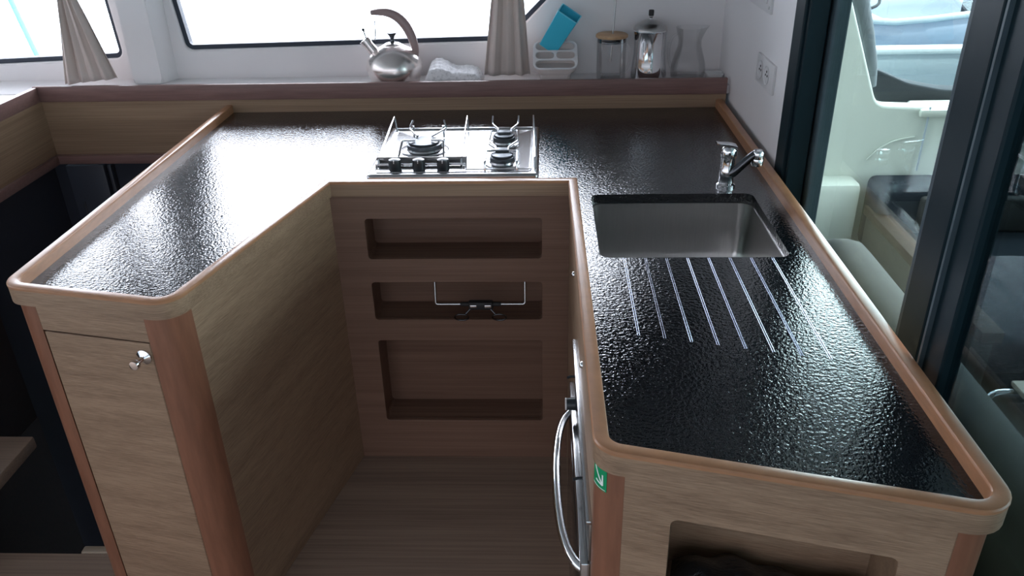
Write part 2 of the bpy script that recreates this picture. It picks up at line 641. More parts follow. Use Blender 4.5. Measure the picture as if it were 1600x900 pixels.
# eight drainer grooves
for k in range(8):
    x0 = .174 + (.489 - .174) * k / 7
    x1 = .172 + (.490 - .172) * k / 7
    y1 = 1.264 - .079 * k / 7
    g = bmesh.new()
    w_ = .0026
    for s in (-1, 1):
        tube(g, [(x0 + s * w_ * .7, 1.582, ZT), (x1 + s * w_ * .7, y1, ZT)], .0009, 6)
    obj('drainer_groove', g, 'groove', wt, 60)

# ---------------------------------------------------------------- left cabinet
INS = .010     # the carcass stands back under the rim
cab = thing('galley_cabinet', 'left oak galley cabinet with narrow locker door and rounded mahogany corner post', 'cabinet', (-.9, 2.0, 0))
PIN = offset_path(PATH, INS)
Bc, Cc, Dc, Ec, Fc, Gc = [Vector(p[:2]) for p in PIN[1:7]]
Ec.x -= .006
Fc.x -= .006


def lerp2(a, b_, t_):
    return a + (b_ - a) * t_


def along(a, b_, d):
    return a + (b_ - a).normalized() * d


ZR = .880
# the narrow post at the outer corner
def corner_post(name, A, Cn, D, r, inset, parent, z0=0.0, z1=ZR, material='post'):
    """post on the corner Cn: the outside follows the two faces A-Cn and Cn-D with radius r and reaches `inset` along each"""
    dA, dD = (A - Cn).normalized(), (D - Cn).normalized()
    ia, idd = inset
    pts = fillet([(*(Cn + dA * ia), 0), (*Cn, r), (*(Cn + dD * idd), 0)], 10, closed=False)
    inner = Cn + dA * ia * .5 + dD * idd * .5 + (dA + dD).normalized() * .02
    pts = pts + [Cn + dD * idd + dA * .018, Cn + dA * ia + dD * .018]
    bm = bmesh.new()
    lo = [bm.verts.new((p.x, p.y, z0)) for p in pts]
    hi = [bm.verts.new((p.x, p.y, z1)) for p in pts]
    n = len(pts)
    for i in range(n):
        bm.faces.new((lo[i], lo[(i + 1) % n], hi[(i + 1) % n], hi[i]))
    bm.faces.new(lo[::-1])
    bm.faces.new(hi)
    return obj(name, bm, material, parent, 40)


corner_post('corner_post', Vector((-1.09, 2.7)), Bc, Cc, .045, (.055, .055), cab)
corner_post('corner_post', Bc, Cc, Dc, .062, (.066, .060), cab)
# front end
fr = frame_between(Bc, Cc)
L = (Cc - Bc).length


def slab(name, Mx, x0, x1, z0, z1, depth, material, parent, front=0.0, bev=.0015):
    """box in a vertical frame: local x, z range; front face at normal = front, going inwards"""
    bm = bmesh.new()
    box(bm, x0, x1, z0, z1, front - depth, front, bev=bev, seg=1)
    bm.transform(Mx)
    return obj(name, bm, material, parent, 30)


slab('fascia_panel', fr, .054, L - .065, .8165, ZR, .02, 'oak_x', cab)
slab('door_gap', fr, .055, L - .066, .0, .8165, .01, 'seam', cab, front=-.004)
door = slab('door', fr, .0575, L - .0675, .02, .8135, .018, 'oak_x', cab, front=.0005)
kb = bmesh.new()
kx = (Vector((-.812, 1.352)) - Bc).length
prof = [(0, 0), (.0165, 0), (.0165, .003), (.011, .006), (.0055, .009), (.0045, .022), (.0095, .026), (.0115, .031), (.0095, .036), (0, .0375)]
lathe(kb, [(r, z) for r, z in prof], 0, 0, 20, Matrix.Translation((kx, .782, .001)))
kb.transform(fr)
obj('door_knob', kb, 'chrome', door, 50)
# inner side
fi = frame_between(Cc, Dc)
Li = (Dc - Cc).length
slab('side_panel', fi, .058, Li + .001, 0, ZR, .018, 'oak_y', cab)
# outer side
slab('side_panel', frame_between((-1.09, 2.75), Bc), 0, (2.75 - Bc.y) - .054, -1.2, ZR, .018, 'oak_y', cab)

# ---------------------------------------------------------------- middle unit with three open niches
mid = thing('niche_cabinet', 'oak panel unit below the hob with three open niches', 'cabinet', (-.25, 2.0, 0))
YM = 1.999
x_l, x_r = Dc.x - .010, .084
hol = [(.690, .810), (.497, .618), (.141, .428)]
loops = [[Vector(p) for p in ((x_l, 0), (x_r, 0), (x_r, ZR), (x_l, ZR))]]
for z0, z1 in hol:
    loops.append(rr(-.481, -.004, z0, z1, .010))
plate('front_panel', loops, .016, 'oak_red', mid, Matrix.Translation((0, YM + .010, 0)) @ XZ, bevel=.001)
for z0, z1 in hol:
    nb = bmesh.new()
    lp = rr(-.484, -.001, z0 - .003, z1 + .003, .012)
    dp = .10
    a = [nb.verts.new((p.x, YM + .0175, p.y)) for p in lp]
    c = [nb.verts.new((p.x, YM + .0175 + dp, p.y)) for p in lp]
    a2 = [nb.verts.new((p.x, YM + .0175, p.y)) for p in grow(lp, .008)]
    c2 = [nb.verts.new((p.x, YM + .0255 + dp, p.y)) for p in grow(lp, .008)]
    n = len(lp)
    for i in range(n):
        j = (i + 1) % n
        nb.faces.new((a[i], a[j], c[j], c[i]))
        nb.faces.new((a2[i], a2[j], c2[j], c2[i]))
        nb.faces.new((a[i], a[j], a2[j], a2[i]))
    nb.faces.new(c)
    nb.faces.new(c2)
    obj('niche_box', nb, 'oak_red', mid, 40)
# edge seam of the carcass just under the rim is the panel joint itself

# ---------------------------------------------------------------- right cabinet
rc = thing('galley_cabinet', 'right oak galley cabinet with built-in oven and an open bin niche in its end', 'cabinet', (.34, 1.7, 0))
fs = frame_between(Ec, Fc)      # inner side, local x runs towards the viewer
Ls = (Fc - Ec).length
OY0, OY1 = .965, 1.500          # oven along Y
ox0, ox1 = Ec.y - OY1, Ec.y - OY0
OZ0, OZ1 = .20, .735
plate('side_panel', [[Vector(p) for p in ((.012, 0), (Ls - .038, 0), (Ls - .038, ZR), (.012, ZR))],
                     [Vector(p) for p in ((ox0, OZ0), (ox1, OZ0), (ox1, OZ1), (ox0, OZ1))]], .016, 'oak_y', rc,
      fs @ Matrix.Translation((0, 0, -.008)))
for (yy, zz) in ((1.690, .800), (1.300, .806)):
    s_ = bmesh.new()
    lathe(s_, [(0, 0), (.007, 0), (.0065, .003), (.004, .0058), (0, .0064)], 0, 0, 14, Matrix.Translation((Ec.y - yy, zz, 0)))
    s_.transform(fs)
    obj('screw_cap', s_, 'chrome', rc, 50)
corner_post('corner_post', Ec, Fc, Gc, .040, (.042, .042), rc)
corner_post('corner_post', Fc, Gc, Vector((.599, 2.7)), .045, (.060, .055), rc)
fe = frame_between(Fc, Gc)
Le = (Gc - Fc).length
nx0, nx1 = .112, .420
plate('end_panel', [[Vector(p) for p in ((.0405, 0), (Le - .058, 0), (Le - .058, ZR), (.0405, ZR))],
                    rr(nx0, nx1, .35, .806, .012)], .018, 'oak_x', rc, fe @ Matrix.Translation((0, 0, -.009)), bevel=.001)
nb = bmesh.new()
lp = rr(nx0 - .004, nx1 + .004, .346, .810, .012)
n = len(lp)
a = [nb.verts.new((p.x, p.y, -.0185)) for p in lp]
c = [nb.verts.new((p.x, p.y, -.155)) for p in lp]
a2 = [nb.verts.new((p.x, p.y, -.0185)) for p in grow(lp, .008)]
c2 = [nb.verts.new((p.x, p.y, -.163)) for p in grow(lp, .008)]
for i in range(n):
    j = (i + 1) % n
    nb.faces.new((a[i], a[j], c[j], c[i]))
    nb.faces.new((a2[i], a2[j], c2[j], c2[i]))
    nb.faces.new((a[i], a[j], a2[j], a2[i]))
nb.faces.new(c)
nb.faces.new(c2)
nb.transform(fe)
obj('niche_box', nb, 'oak_x', rc, 40)
slab('side_panel', frame_between(Gc, (.599, 2.75)), .055, 2.75 - Gc.y, 0, ZR, .016, 'oak_y', rc)

# black bin bag in the end niche
bb = bmesh.new()
NX, NY = 36, 16
gr = {}
for i in range(NX + 1):
    for j in range(NY + 1):
        u_ = i / NX
        v_ = j / NY * 2 * PI
        x = nx0 + .004 + (nx1 - nx0 - .008) * u_
        rad = .066 * (1 - .25 * (abs(2 * u_ - 1) ** 6)) + .006 * math.sin(9 * u_ + 2.2 * math.cos(v_)) + .005 * math.sin(23 * u_ + v_ * 3)
        gr[i, j] = (x, .568 + math.sin(v_) * rad * 1.0, -.090 + math.cos(v_) * rad * .95)
vv = {k: bb.verts.new(p) for k, p in gr.items() if k[1] < NY}
for i in range(NX):
    for j in range(NY):
        j2 = (j + 1) % NY
        bb.faces.new((vv[i, j], vv[i + 1, j], vv[i + 1, j2], vv[i, j2]))
bb.faces.new([vv[0, j] for j in range(NY)])
bb.faces.new([vv[NX, j] for j in range(NY)])
# the roll hangs over a bin body that stands on the niche floor
box(bb, nx0 + .02, nx1 - .02, .3465, .565, -.145, -.035, bev=.02)
bb.transform(fe)
tag(obj('bin_bag', bb, 'bag', smooth=60), 'shiny black plastic bin bag stuffed in the niche of the right cabinet end', 'bin bag')

# green sticker on the front post
ps = Vector((Fc.x, Fc.y)) + Vector((.008, .008))
st = thing('direction_sticker', 'small green square sticker with a white arrow on the corner post under the worktop rim', 'sticker', (.078, .93, .845))
mid_post = fillet([(*along(Fc, Ec, .042), 0), (*Fc, .040), (*along(Fc, Gc, .042), 0)], 10, closed=False)
# a strip that wraps the rounded post
arc = mid_post[2:9]
n_ = len(arc)


def post_point(t_, z, off):
    f = t_ * (n_ - 1)
    i = min(int(f), n_ - 2)
    p = arc[i].lerp(arc[i + 1], f - i)
    d = (arc[min(i + 1, n_ - 1)] - arc[i]).normalized()
    nr = Vector((d.y, -d.x))
    return Vector((p.x + nr.x * off, p.y + nr.y * off, z))


def wrap(name, poly_rows, off, material, parent):
    bm = bmesh.new()
    fr_ = [[bm.verts.new(post_point(t_, z, off)) for t_, z in row] for row in poly_rows]
    bk = [[bm.verts.new(post_point(t_, z, off - .0006)) for t_, z in row] for row in poly_rows]
    for g_ in (fr_, bk):
        for a_, b__ in zip(g_, g_[1:]):
            for i in range(len(a_) - 1):
                bm.faces.new((a_[i], a_[i + 1], b__[i + 1], b__[i]))
    for r_ in (0, -1):
        for i in range(len(fr_[0]) - 1):
            bm.faces.new((fr_[r_][i], fr_[r_][i + 1], bk[r_][i + 1], bk[r_][i]))
    for i in range(len(fr_) - 1):
        for e in (0, -1):
            bm.faces.new((fr_[i][e], fr_[i + 1][e], bk[i + 1][e], bk[i][e]))
    return obj(name, bm, material, parent)


Z0, Z1 = .833, .8775
wrap('sticker_base', [[(k / 8, z) for k in range(9)] for z in (Z0, Z1)], .0010, 'green', st)


def mark(rows):
    return wrap('white_arrow', rows, .0014, 'sticker_white', st)


def bar(t0, z0, t1, z1, w, k=6):
    """slanted stroke on the sticker from (t0,z0) to (t1,z1)"""
    dt, dz = (t1 - t0), (z1 - z0)
    ln = math.hypot(dt * .04, dz)
    ox_, oz_ = -dz / ln * w / .04, dt * .04 / ln * w
    lo_ = [(t0 + dt * i / k - ox_, z0 + dz * i / k - oz_) for i in range(k + 1)]
    hi_ = [(t0 + dt * i / k + ox_, z0 + dz * i / k + oz_) for i in range(k + 1)]
    return [lo_, hi_]


mark(bar(.22, .8700, .78, .8430, .0016))
mark(bar(.78, .8430, .32, .8460, .0016))
mark(bar(.78, .8430, .76, .8620, .0016))
wrap('sticker_border', [[(.06 + k * .11, z) for k in range(9)] for z in (.8350, .8359)], .0013, 'sticker_white', st)
wrap('sticker_border', [[(.06 + k * .11, z) for k in range(9)] for z in (.8747, .8755)], .0013, 'sticker_white', st)

# ---------------------------------------------------------------- oven
ov = thing('built_in_oven', 'stainless built-in oven with curved bar handle in the side of the right cabinet', 'oven', (.20, 1.23, OZ0))
FX = .006      # how far the front stands proud of the cabinet side
bm = bmesh.new()
box(bm, ox0 + .006, ox1 - .145, OZ0 + .006, OZ1 - .006, -.42, -.002, bev=.002)
box(bm, ox1 - .146, ox1 - .006, OZ0 + .006, OZ1 - .006, -.016, -.002, bev=.002)
bm.transform(fs)
obj('oven_body', bm, 'brushed', ov, 40)
bm = bmesh.new()
box(bm, ox0 + .004, ox1 - .004, .640, OZ1 - .004, -.002, .004, bev=.0015)
bm.transform(fs)
obj('control_panel', bm, 'brushed', ov, 40)
bm = bmesh.new()
box(bm, ox0 - .006, ox1 + .006, OZ1 - .006, OZ1 + .002, -.001, .010, bev=.002)
bm.transform(fs)
obj('top_trim', bm, 'steel', ov, 40)
bm = bmesh.new()
box(bm, ox0 + .004, ox1 - .004, OZ0 + .01, .634, -.002, .016, bev=.003)
bm.transform(fs)
odoor = obj('oven_door', bm, 'steel', ov, 40)
bm = bmesh.new()
box(bm, ox0 + .03, ox1 - .03, OZ0 + .05, .585, .0155, .0175, bev=.0008)
bm.transform(fs)
obj('door_glass', bm, 'oven_glass', odoor, 40)
hz = .606
hy0, hy1 = Ec.y - 1.425, Ec.y - .985
bm = bmesh.new()
tube(bm, bezier([(hy0, hz, .010), (hy0 + .03, hz, .049), (hy0 + .12, hz, .056), (hy1 - .12, hz, .056), (hy1 - .03, hz, .049), (hy1, hz, .010)], 28), .0085, 14)
bm.transform(fs)
obj('oven_handle', bm, 'chrome', odoor, 60)
for yk in (1.37,):
    bm = bmesh.new()
    mk = Matrix.Translation((Ec.y - yk, .664, .003))
    lathe(bm, [(0, 0), (.016, 0), (.016, .004), (.0135, .006), (.0125, .024), (0, .024)], 0, 0, 20, mk)
    bm.transform(fs)
    kn = obj('oven_knob', bm, 'knob_black', ov, 45)
    bm = bmesh.new()
    lathe(bm, [(0, .0238), (.0127, .0238), (.0127, .0262), (0, .0265)], 0, 0, 20, mk)
    bm.transform(fs)
    obj('knob_cap', bm, 'socket', kn, 45)
for yk, zk in ((1.452, .676), (1.13, .676)):
    bm = bmesh.new()
    tube(bm, [(Ec.y - yk, zk, .002), (Ec.y - yk, zk, .014), (Ec.y - yk + .004, zk, .0225)], .0030, 8)
    bm.transform(fs)
    obj('switch_pin', bm, 'knob_black', ov, 45)

# ---------------------------------------------------------------- sink
sk = thing('galley_sink', 'rectangular undermounted stainless steel sink bowl in the right worktop', 'sink', (.33, 1.77, .69))
bm = bmesh.new()
lv = [(.003, .8675), (-.001, .8665), (-.004, .80), (-.008, .735), (-.014, .712), (-.026, .700), (-.045, .696)]
rings = []
cx, cy = (SX0 + SX1) / 2, (SY0 + SY1) / 2
for d, z in [(.018, .8662)] + lv:
    rings.append([bm.verts.new((p.x, p.y, z)) for p in rr(SX0 - d, SX1 + d, SY0 - d, SY1 + d, max(.022 + d, .012) + .012, 6)])
lv2 = [(-.018 + .023, .868 - .003), (.002, .80), (-.004, .735), (-.010, .708), (-.026, .694), (-.045, .690)]
for a_, b__ in zip(rings, rings[1:]):
    for i in range(len(a_)):
        j = (i + 1) % len(a_)
        bm.faces.new((a_[i], a_[j], b__[j], b__[i]))
bm.faces.new(rings[-1])
for f in bm.faces:
    f.normal_update()
sme = bpy.data.meshes.new('bowl')
bmesh.ops.recalc_face_normals(bm, faces=bm.faces)
bm.to_mesh(sme)
bm.free()
bowl = finish('bowl', sme, 'brushed', sk, 50)
md = bowl.modifiers.new('solid', 'SOLIDIFY')
md.thickness = -.0015
bm = bmesh.new()
lathe(bm, [(0, .6972), (.012, .6972), (.016, .699), (.038, .7005), (.041, .6985), (.041, .6965), (0, .6965)], cx, cy, 28)
obj('drain', bm, 'chrome', sk, 40)

# ---------------------------------------------------------------- mixer tap
tp = thing('mixer_tap', 'chrome single-lever mixer tap with swung dark spout behind the sink', 'tap', (.474, 2.012, ZT))
tx, ty = .474, 2.012
bm = bmesh.new()
lathe(bm, [(0, ZT), (.024, ZT), (.024, ZT + .006), (.0195, ZT + .010), (.0185, ZT + .026), (.0195, ZT + .028), (.0195, ZT + .044),
           (.0185, ZT + .046), (.0180, ZT + .078), (0, ZT + .078)], tx, ty, 28)
obj('tap_body', bm, 'chrome', tp, 40)
bm = bmesh.new()
mt = Matrix.Translation((tx, ty, ZT + .0785)) @ Matrix.Rotation(math.radians(3), 4, 'Y')
lathe(bm, [(0, 0), (.0195, 0), (.0205, .006), (.0200, .022), (.0150, .028), (0, .030)], 0, 0, 28, mt)
# flat lever blade pointing left
lev = bezier([(tx + .018, ty, ZT + .104), (tx, ty, ZT + .114), (tx - .02, ty, ZT + .110), (tx - .035, ty - .004, ZT + .117)], 10)
rg = []
for i, p in enumerate(lev):
    w_ = .016 - .006 * i / 10
    h_ = .0048 - .002 * i / 10
    rg.append([bm.verts.new((p.x, p.y + a_ * w_, p.z + c_ * h_)) for a_, c_ in ((-1, -.6), (-.8, -1), (.8, -1), (1, -.6), (1, .6), (.8, 1), (-.8, 1), (-1, .6))])
for a_, b__ in zip(rg, rg[1:]):
    for i in range(8):
        bm.faces.new((a_[i], a_[(i + 1) % 8], b__[(i + 1) % 8], b__[i]))
bm.faces.new(rg[0])
bm.faces.new(rg[-1][::-1])
lvr = obj('lever', bm, 'chrome', tp, 40)
bm = bmesh.new()
lathe(bm, [(0, 0), (.0035, 0), (.0035, .0012), (0, .0014)], 0, 0, 12, Matrix.Translation((tx - .002, ty - .0203, ZT + .092)) @ Matrix.Rotation(PI / 2, 4, 'X'))
obj('lever_screw', bm, 'rubber', lvr)
bm = bmesh.new()
sp = bezier([(tx + .006, ty - .020, ZT + .036), (tx + .020, ty - .024, ZT + .052), (tx + .040, ty - .026, ZT + .078), (tx + .056, ty - .026, ZT + .094), (tx + .064, ty - .026, ZT + .094)], 12)
tube(bm, sp, [.0085, .0105, .0108, .011, .011, .011, .011, .011, .011, .0112, .0115, .0115, .0115], 14)
obj('spout', bm, 'dark_chrome', tp, 60)
bm = bmesh.new()
hx, hy = tx + .067, ty - .026
lathe(bm, [(0, ZT + .064), (.0135, ZT + .064), (.0150, ZT + .067), (.0150, ZT + .082), (.0144, ZT + .083), (.0150, ZT + .084),
           (.0145, ZT + .100), (.0110, ZT + .104), (0, ZT + .105)], hx, hy, 24)
obj('spout_head', bm, 'chrome', tp, 40)

# ---------------------------------------------------------------- gas hob
hob = thing('gas_hob', 'stainless steel three-burner gas hob with black knobs set in the worktop', 'hob', (-.247, 2.3, ZT))
HX0, HX1, HY0, HY1 = -.483, -.012, 2.083, 2.530
bm = bmesh.new()
prof = [(0, ZT), (0, ZT + .004), (.004, ZT + .0085), (.012, ZT + .0105), (.018, ZT + .0095), (.022, ZT + .005), (.030, ZT + .0035), (.12, ZT + .003)]
rings = []
for d, z in prof:
    r_ = max(.014 - d, .004)
    rings.append([bm.verts.new((p.x, p.y, z)) for p in rr(HX0 + d, HX1 - d, HY0 + d, HY1 - d, r_, 4)])
for a_, b__ in zip(rings, rings[1:]):
    for i in range(len(a_)):
        j = (i + 1) % len(a_)
        bm.faces.new((a_[i], a_[j], b__[j], b__[i]))
bm.faces.new(rings[-1])
bm.faces.new(rings[0][::-1])
obj('hob_tray', bm, 'steel', hob, 45)
ZH = ZT + .0035


def burner(x, y, r):
    bm = bmesh.new()
    lathe(bm, [(0, ZH - .001), (r * 1.30, ZH - .001), (r * 1.22, ZH + .003), (r * .95, ZH + .005), (r * .9, ZH + .010), (0, ZH + .010)], x, y, 32)
    o = obj('burner_ring', bm, 'steel', hob, 40)
    bm = bmesh.new()
    lathe(bm, [(0, ZH + .009), (r * .86, ZH + .009), (r * .92, ZH + .013), (r * .92, ZH + .022), (r * .80, ZH + .024), (0, ZH + .024)], x, y, 32)
    obj('burner_head', bm, 'burner', o, 40)
    bm = bmesh.new()
    lathe(bm, [(0, ZH + .0235), (r * .78, ZH + .0235), (r * .82, ZH + .026), (r * .78, ZH + .0285), (r * .5, ZH + .030), (0, ZH + .0305)], x, y, 32)
    obj('burner_cap', bm, 'burner', o, 40)


burner(-.352, 2.318, .057)
burner(-.117, 2.372, .037)
burner(-.115, 2.192, .039)
ZG = ZH + .040       # pan rods run here


def rod(name, pts, r=.0034, material='chrome'):
    bm = bmesh.new()
    tube(bm, smooth_path(pts, .007, 4), r, 8)
    obj(name, bm, material, hob, 60)


# three long fiddle rods from the back of the tray to the front
rod('fiddle_rod', [(-.462, 2.498, ZH + .002), (-.466, 2.492, ZG + .012), (-.462, 2.18, ZH + .022), (-.462, 2.165, ZH + .002)])
rod('fiddle_rod', [(-.236, 2.498, ZH + .002), (-.236, 2.490, ZG + .012), (-.229, 2.18, ZH + .022), (-.229, 2.165, ZH + .002)])
rod('fiddle_rod', [(-.030, 2.498, ZH + .002), (-.030, 2.490, ZG + .012), (-.022, 2.15, ZH + .030), (-.022, 2.13, ZH + .002)])
# pan supports, big burner
for s in (-1, 1):
    cxb, cyb = -.352, 2.318
    rod('pan_support', [(cxb + s * .048, cyb + .125, ZG + .012), (cxb + s * .056, cyb + .095, ZG - .004), (cxb + s * .022, cyb + .026, ZG - .006)])
    rod('pan_support', [(cxb + s * .046, cyb + .115, ZH + .002), (cxb + s * .046, cyb + .112, ZG)])
    rod('pan_support', [(cxb + s * .024, cyb - .014, ZG - .006), (cxb + s * .060, cyb - .022, ZG - .004), (cxb + s * .066, cyb - .082, ZH + .002)])
# pan supports, pair of small burners (one kinked wire on each side)
for s in (-1, 1):
    cxb = -.116
    rod('pan_support', [(cxb + s * .040, 2.480, ZG + .012), (cxb + s * .040, 2.448, ZG - .002), (cxb + s * .018, 2.400, ZG - .006), (cxb + s * .020, 2.375, ZG - .006)])
    rod('pan_support', [(cxb + s * .022, 2.392, ZG - .006), (cxb + s * .040, 2.388, ZG - .006), (cxb + s * .042, 2.290, ZG - .006), (cxb + s * .018, 2.235, ZG - .006), (cxb + s * .018, 2.205, ZG - .006)])
    rod('pan_support', [(cxb + s * .020, 2.205, ZG - .006), (cxb + s * .044, 2.200, ZG - .006), (cxb + s * .044, 2.125, ZG - .014), (cxb + s * .044, 2.120, ZH + .002)])
for yb in (2.372, 2.205):
    bm = bmesh.new()
    box(bm, -.135, -.097, yb - .006, yb + .020, ZG - .010, ZG - .003, bev=.002)
    obj('support_plate', bm, 'burner', hob, 40)
# control strip
bm = bmesh.new()
bm2 = B(-.468, -.217, -.0008, .0008, 0, .026, bev=.0005)
bm2.transform(Matrix.Translation((0, 2.182, ZH + .001)) @ Matrix.Rotation(math.radians(12), 4, 'X'))
obj('heat_shield', bm2, 'brushed', hob, 40)
obj('control_strip', B(-.468, -.214, 2.118, 2.166, ZH, ZH + .003, bev=.001), 'steel', hob, 40)
rod('gas_rail', [(-.470, 2.160, ZH + .010), (-.216, 2.160, ZH + .010)], .0035)
for x in (-.4105, -.344, -.2765):
    bm = bmesh.new()
    lathe(bm, [(0, ZH + .0028), (.0165, ZH + .0028), (.0175, ZH + .006), (.0175, ZH + .026), (.0160, ZH + .0325), (.009, ZH + .035), (0, ZH + .0355)], x, 2.138, 24)
    kn = obj('control_knob', bm, 'knob_black', hob, 40)
    obj('knob_pointer', B(x - .001, x + .001, 2.1205, 2.128, ZH + .026, ZH + .0335, bev=.0003), 'socket', kn)
# rim line of the tray at the front right
rod('front_bar', [(-.213, 2.135, ZH + .004), (-.030, 2.135, ZH + .004)], .0022)
rod('front_bar', [(-.213, 2.135, ZH + .004), (-.215, 2.180, ZH + .025)], .0022)

# ---------------------------------------------------------------- window shelf (oak upstand, mahogany cap, white sill)
sh = thing('window_shelf', 'long white window sill with mahogany edge and oak upstand behind the worktop', 'window sill', (-.5, 2.85, .965))
obj('sill', B(-3.15, XR, 2.768, WY + .002, .935, .965, bev=.003), 'white', sh, 40)
obj('upstand_panel', B(-1.75, .619, 2.757, 2.775, .716, .940), 'oak_x', sh)
obj('mahogany_edge', B(-1.768, .619, 2.752, 2.769, .938, .992, bev=.003), 'trim', sh, 40)
obj('lower_edge', B(-1.75, -1.09, 2.738, 2.776, .716, .748, bev=.004), 'trim', sh, 40)
# left return of the same joinery
sl = thing('side_shelf', 'oak side board with mahogany edge returning towards the viewer at the left', 'shelf', (-1.9, 2.1, .9))
obj('shelf_top', B(-3.15, -1.768, 1.3, 2.7675, .935, .962, bev=.003), 'white', sl, 40)
obj('side_board', B(-1.770, -1.749, 1.3, 2.7565, .716, .940), 'oak_y', sl)
obj('mahogany_edge', B(-1.772, -1.749, 1.3, 2.7515, .938, .990, bev=.003), 'trim', sl, 40)
obj('lower_edge', B(-1.770, -1.735, 1.3, 2.7375, .716, .748, bev=.004), 'trim', sl, 40)
# dark stairwell below
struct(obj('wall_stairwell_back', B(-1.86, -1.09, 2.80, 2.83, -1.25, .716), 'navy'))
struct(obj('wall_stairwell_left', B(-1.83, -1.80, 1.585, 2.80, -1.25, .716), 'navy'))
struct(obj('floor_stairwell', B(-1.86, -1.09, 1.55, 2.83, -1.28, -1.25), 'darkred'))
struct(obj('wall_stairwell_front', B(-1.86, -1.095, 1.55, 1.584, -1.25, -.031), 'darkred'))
dp_ = thing('locker_door', 'dark tinted locker door with a thin bright catch in the recess at the left', 'door', (-1.55, 2.77, 0))
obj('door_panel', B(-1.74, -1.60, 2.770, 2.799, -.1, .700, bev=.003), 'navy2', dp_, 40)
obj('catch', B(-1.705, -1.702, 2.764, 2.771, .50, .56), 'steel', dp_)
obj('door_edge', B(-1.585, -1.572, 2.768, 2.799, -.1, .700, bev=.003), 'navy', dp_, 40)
hd = thing('dark_side_locker', 'dark reddish wooden locker side left of the stairwell', 'cabinet', (-1.72, 1.5, 0))
obj('locker_side', B(-1.799, -1.735, 1.0, 2.20, 0, .715, bev=.004), 'darkred', hd, 40)
obj('locker_plinth', B(-1.799, -1.735, 1.586, 2.20, -1.2, -.0), 'darkred', hd)
lg = tag(obj('stair_ledge', B(-1.735, -1.50, 1.20, 1.862, .145, .185, bev=.006), 'floor', smooth=40),
         'pale oak ledge sticking out of the dark locker beside the stairwell', 'ledge')

# ---------------------------------------------------------------- wall sockets
def plate_on_wall(name, label, y0, y1, z0, z1, holes, cat):
    o = thing(name, label, cat, (XR, (y0 + y1) / 2, z0))
    obj('cover_plate', B(XR - .008, XR + .001, y0, y1, z0, z1, bev=.003), 'socket', o, 40)
    return o


so = plate_on_wall('power_socket', 'white double power socket on the right wall above the worktop edge', 2.232, 2.418, 1.068, 1.148, 2, 'socket')
for yy in (2.372, 2.300):
    bm = bmesh.new()
    lathe(bm, [(.026, 0), (.027, .001), (.0255, .0015), (.023, -.001), (.0225, -.0035), (0, -.0035)], 0, 0, 28,
          Matrix.Translation((XR - .0085, yy, 1.108)) @ Matrix.Rotation(-PI / 2, 4, 'Y'))
    ins = obj('socket_insert', bm, 'socket', so, 40)
    for dy, dz in ((.009, 0), (-.009, 0), (0, .010)):
        bm = bmesh.new()
        lathe(bm, [(0, 0), (.0034, 0), (.0034, .0028), (0, .0028)], 0, 0, 10,
              Matrix.Translation((XR - .0062, yy + dy, 1.108 + dz)) @ Matrix.Rotation(-PI / 2, 4, 'Y'))
        obj('pin_hole', bm, 'dark_hole', ins)
sw = plate_on_wall('switch_plate', 'white blank plate high on the right wall above the socket', 2.345, 2.60, 1.262, 1.40, 0, 'switch')
obj('rocker', B(XR - .011, XR - .0075, 2.38, 2.57, 1.285, 1.38, bev=.002), 'socket', sw, 40)
obj('plate_screw', B(XR - .0095, XR - .0075, 2.352, 2.358, 1.275, 1.283), 'steel', sw)

# ---------------------------------------------------------------- latch bar in the middle niche
lb = thing('latch_bar', 'chrome U-shaped wire with black clamp and two rings in the middle niche', 'latch', (-.18, 1.99, .5))
yb = YM + .004
bm = bmesh.new()
tube(bm, smooth_path([(-.305, yb + .012, .6195), (-.305, yb, .547), (-.052, yb, .547), (-.052, yb + .012, .6195)], .008, 5), .0038, 10)
obj('wire_bar', bm, 'steel', lb, 60)
bm = bmesh.new()
box(bm, -.212, -.142, yb - .010, yb + .012, .532, .556, bev=.005)
tube(bm, [(-.235, yb, .547), (-.12, yb, .547)], .0062, 10)
obj('clamp', bm, 'rubber', lb, 40)
for x0_, x1_ in ((-.207, -.188), (-.166, -.147)):
    obj('clamp_plate', B(x0_, x1_, yb - .0125, yb - .0095, .541, .549, bev=.001), 'chrome', lb, 40)
for s, xr in ((-1, -.232), (1, -.125)):
    bm = bmesh.new()
    pts = []
    for k in range(21):
        a_ = 2 * PI * k / 20
        pts.append((xr + .020 * math.cos(a_), yb - .014 - .004 * math.sin(a_), .512 + .012 * math.sin(a_)))
    tube(bm, pts, .0022, 8, caps=False)
    bmesh.ops.remove_doubles(bm, verts=bm.verts, dist=1e-4)
    tube(bm, [(xr - s * .012, yb - .012, .522), (xr - s * .030, yb - .004, .540)], .003, 8)
    obj('ring_pull', bm, 'dark_chrome', lb, 60)

# ---------------------------------------------------------------- kettle
ZS = .965
kx_, ky_ = -.518, 2.859
kt = thing('whistling_kettle', 'round steel whistling kettle with tall rosy hook handle on the window sill', 'kettle', (kx_, ky_, ZS))
bm = bmesh.new()
lathe(bm, [(0, ZS), (.078, ZS), (.084, ZS + .004), (.086, ZS + .012), (.091, ZS + .028), (.0975, ZS + .046), (.0980, ZS + .062), (.091, ZS + .084),
           (.077, ZS + .103), (.058, ZS + .118), (.039, ZS + .127), (.036, ZS + .129), (0, ZS + .129)], kx_, ky_, 48)
obj('kettle_body', bm, 'kettle_body', kt, 50)
bm = bmesh.new()
lathe(bm, [(0, ZS + .1285), (.031, ZS + .1285), (.032, ZS + .131), (.024, ZS + .136), (.010, ZS + .139), (0, ZS + .139)], kx_, ky_, 32)
ld = obj('kettle_lid', bm, 'kettle_body', kt, 40)
bm = bmesh.new()
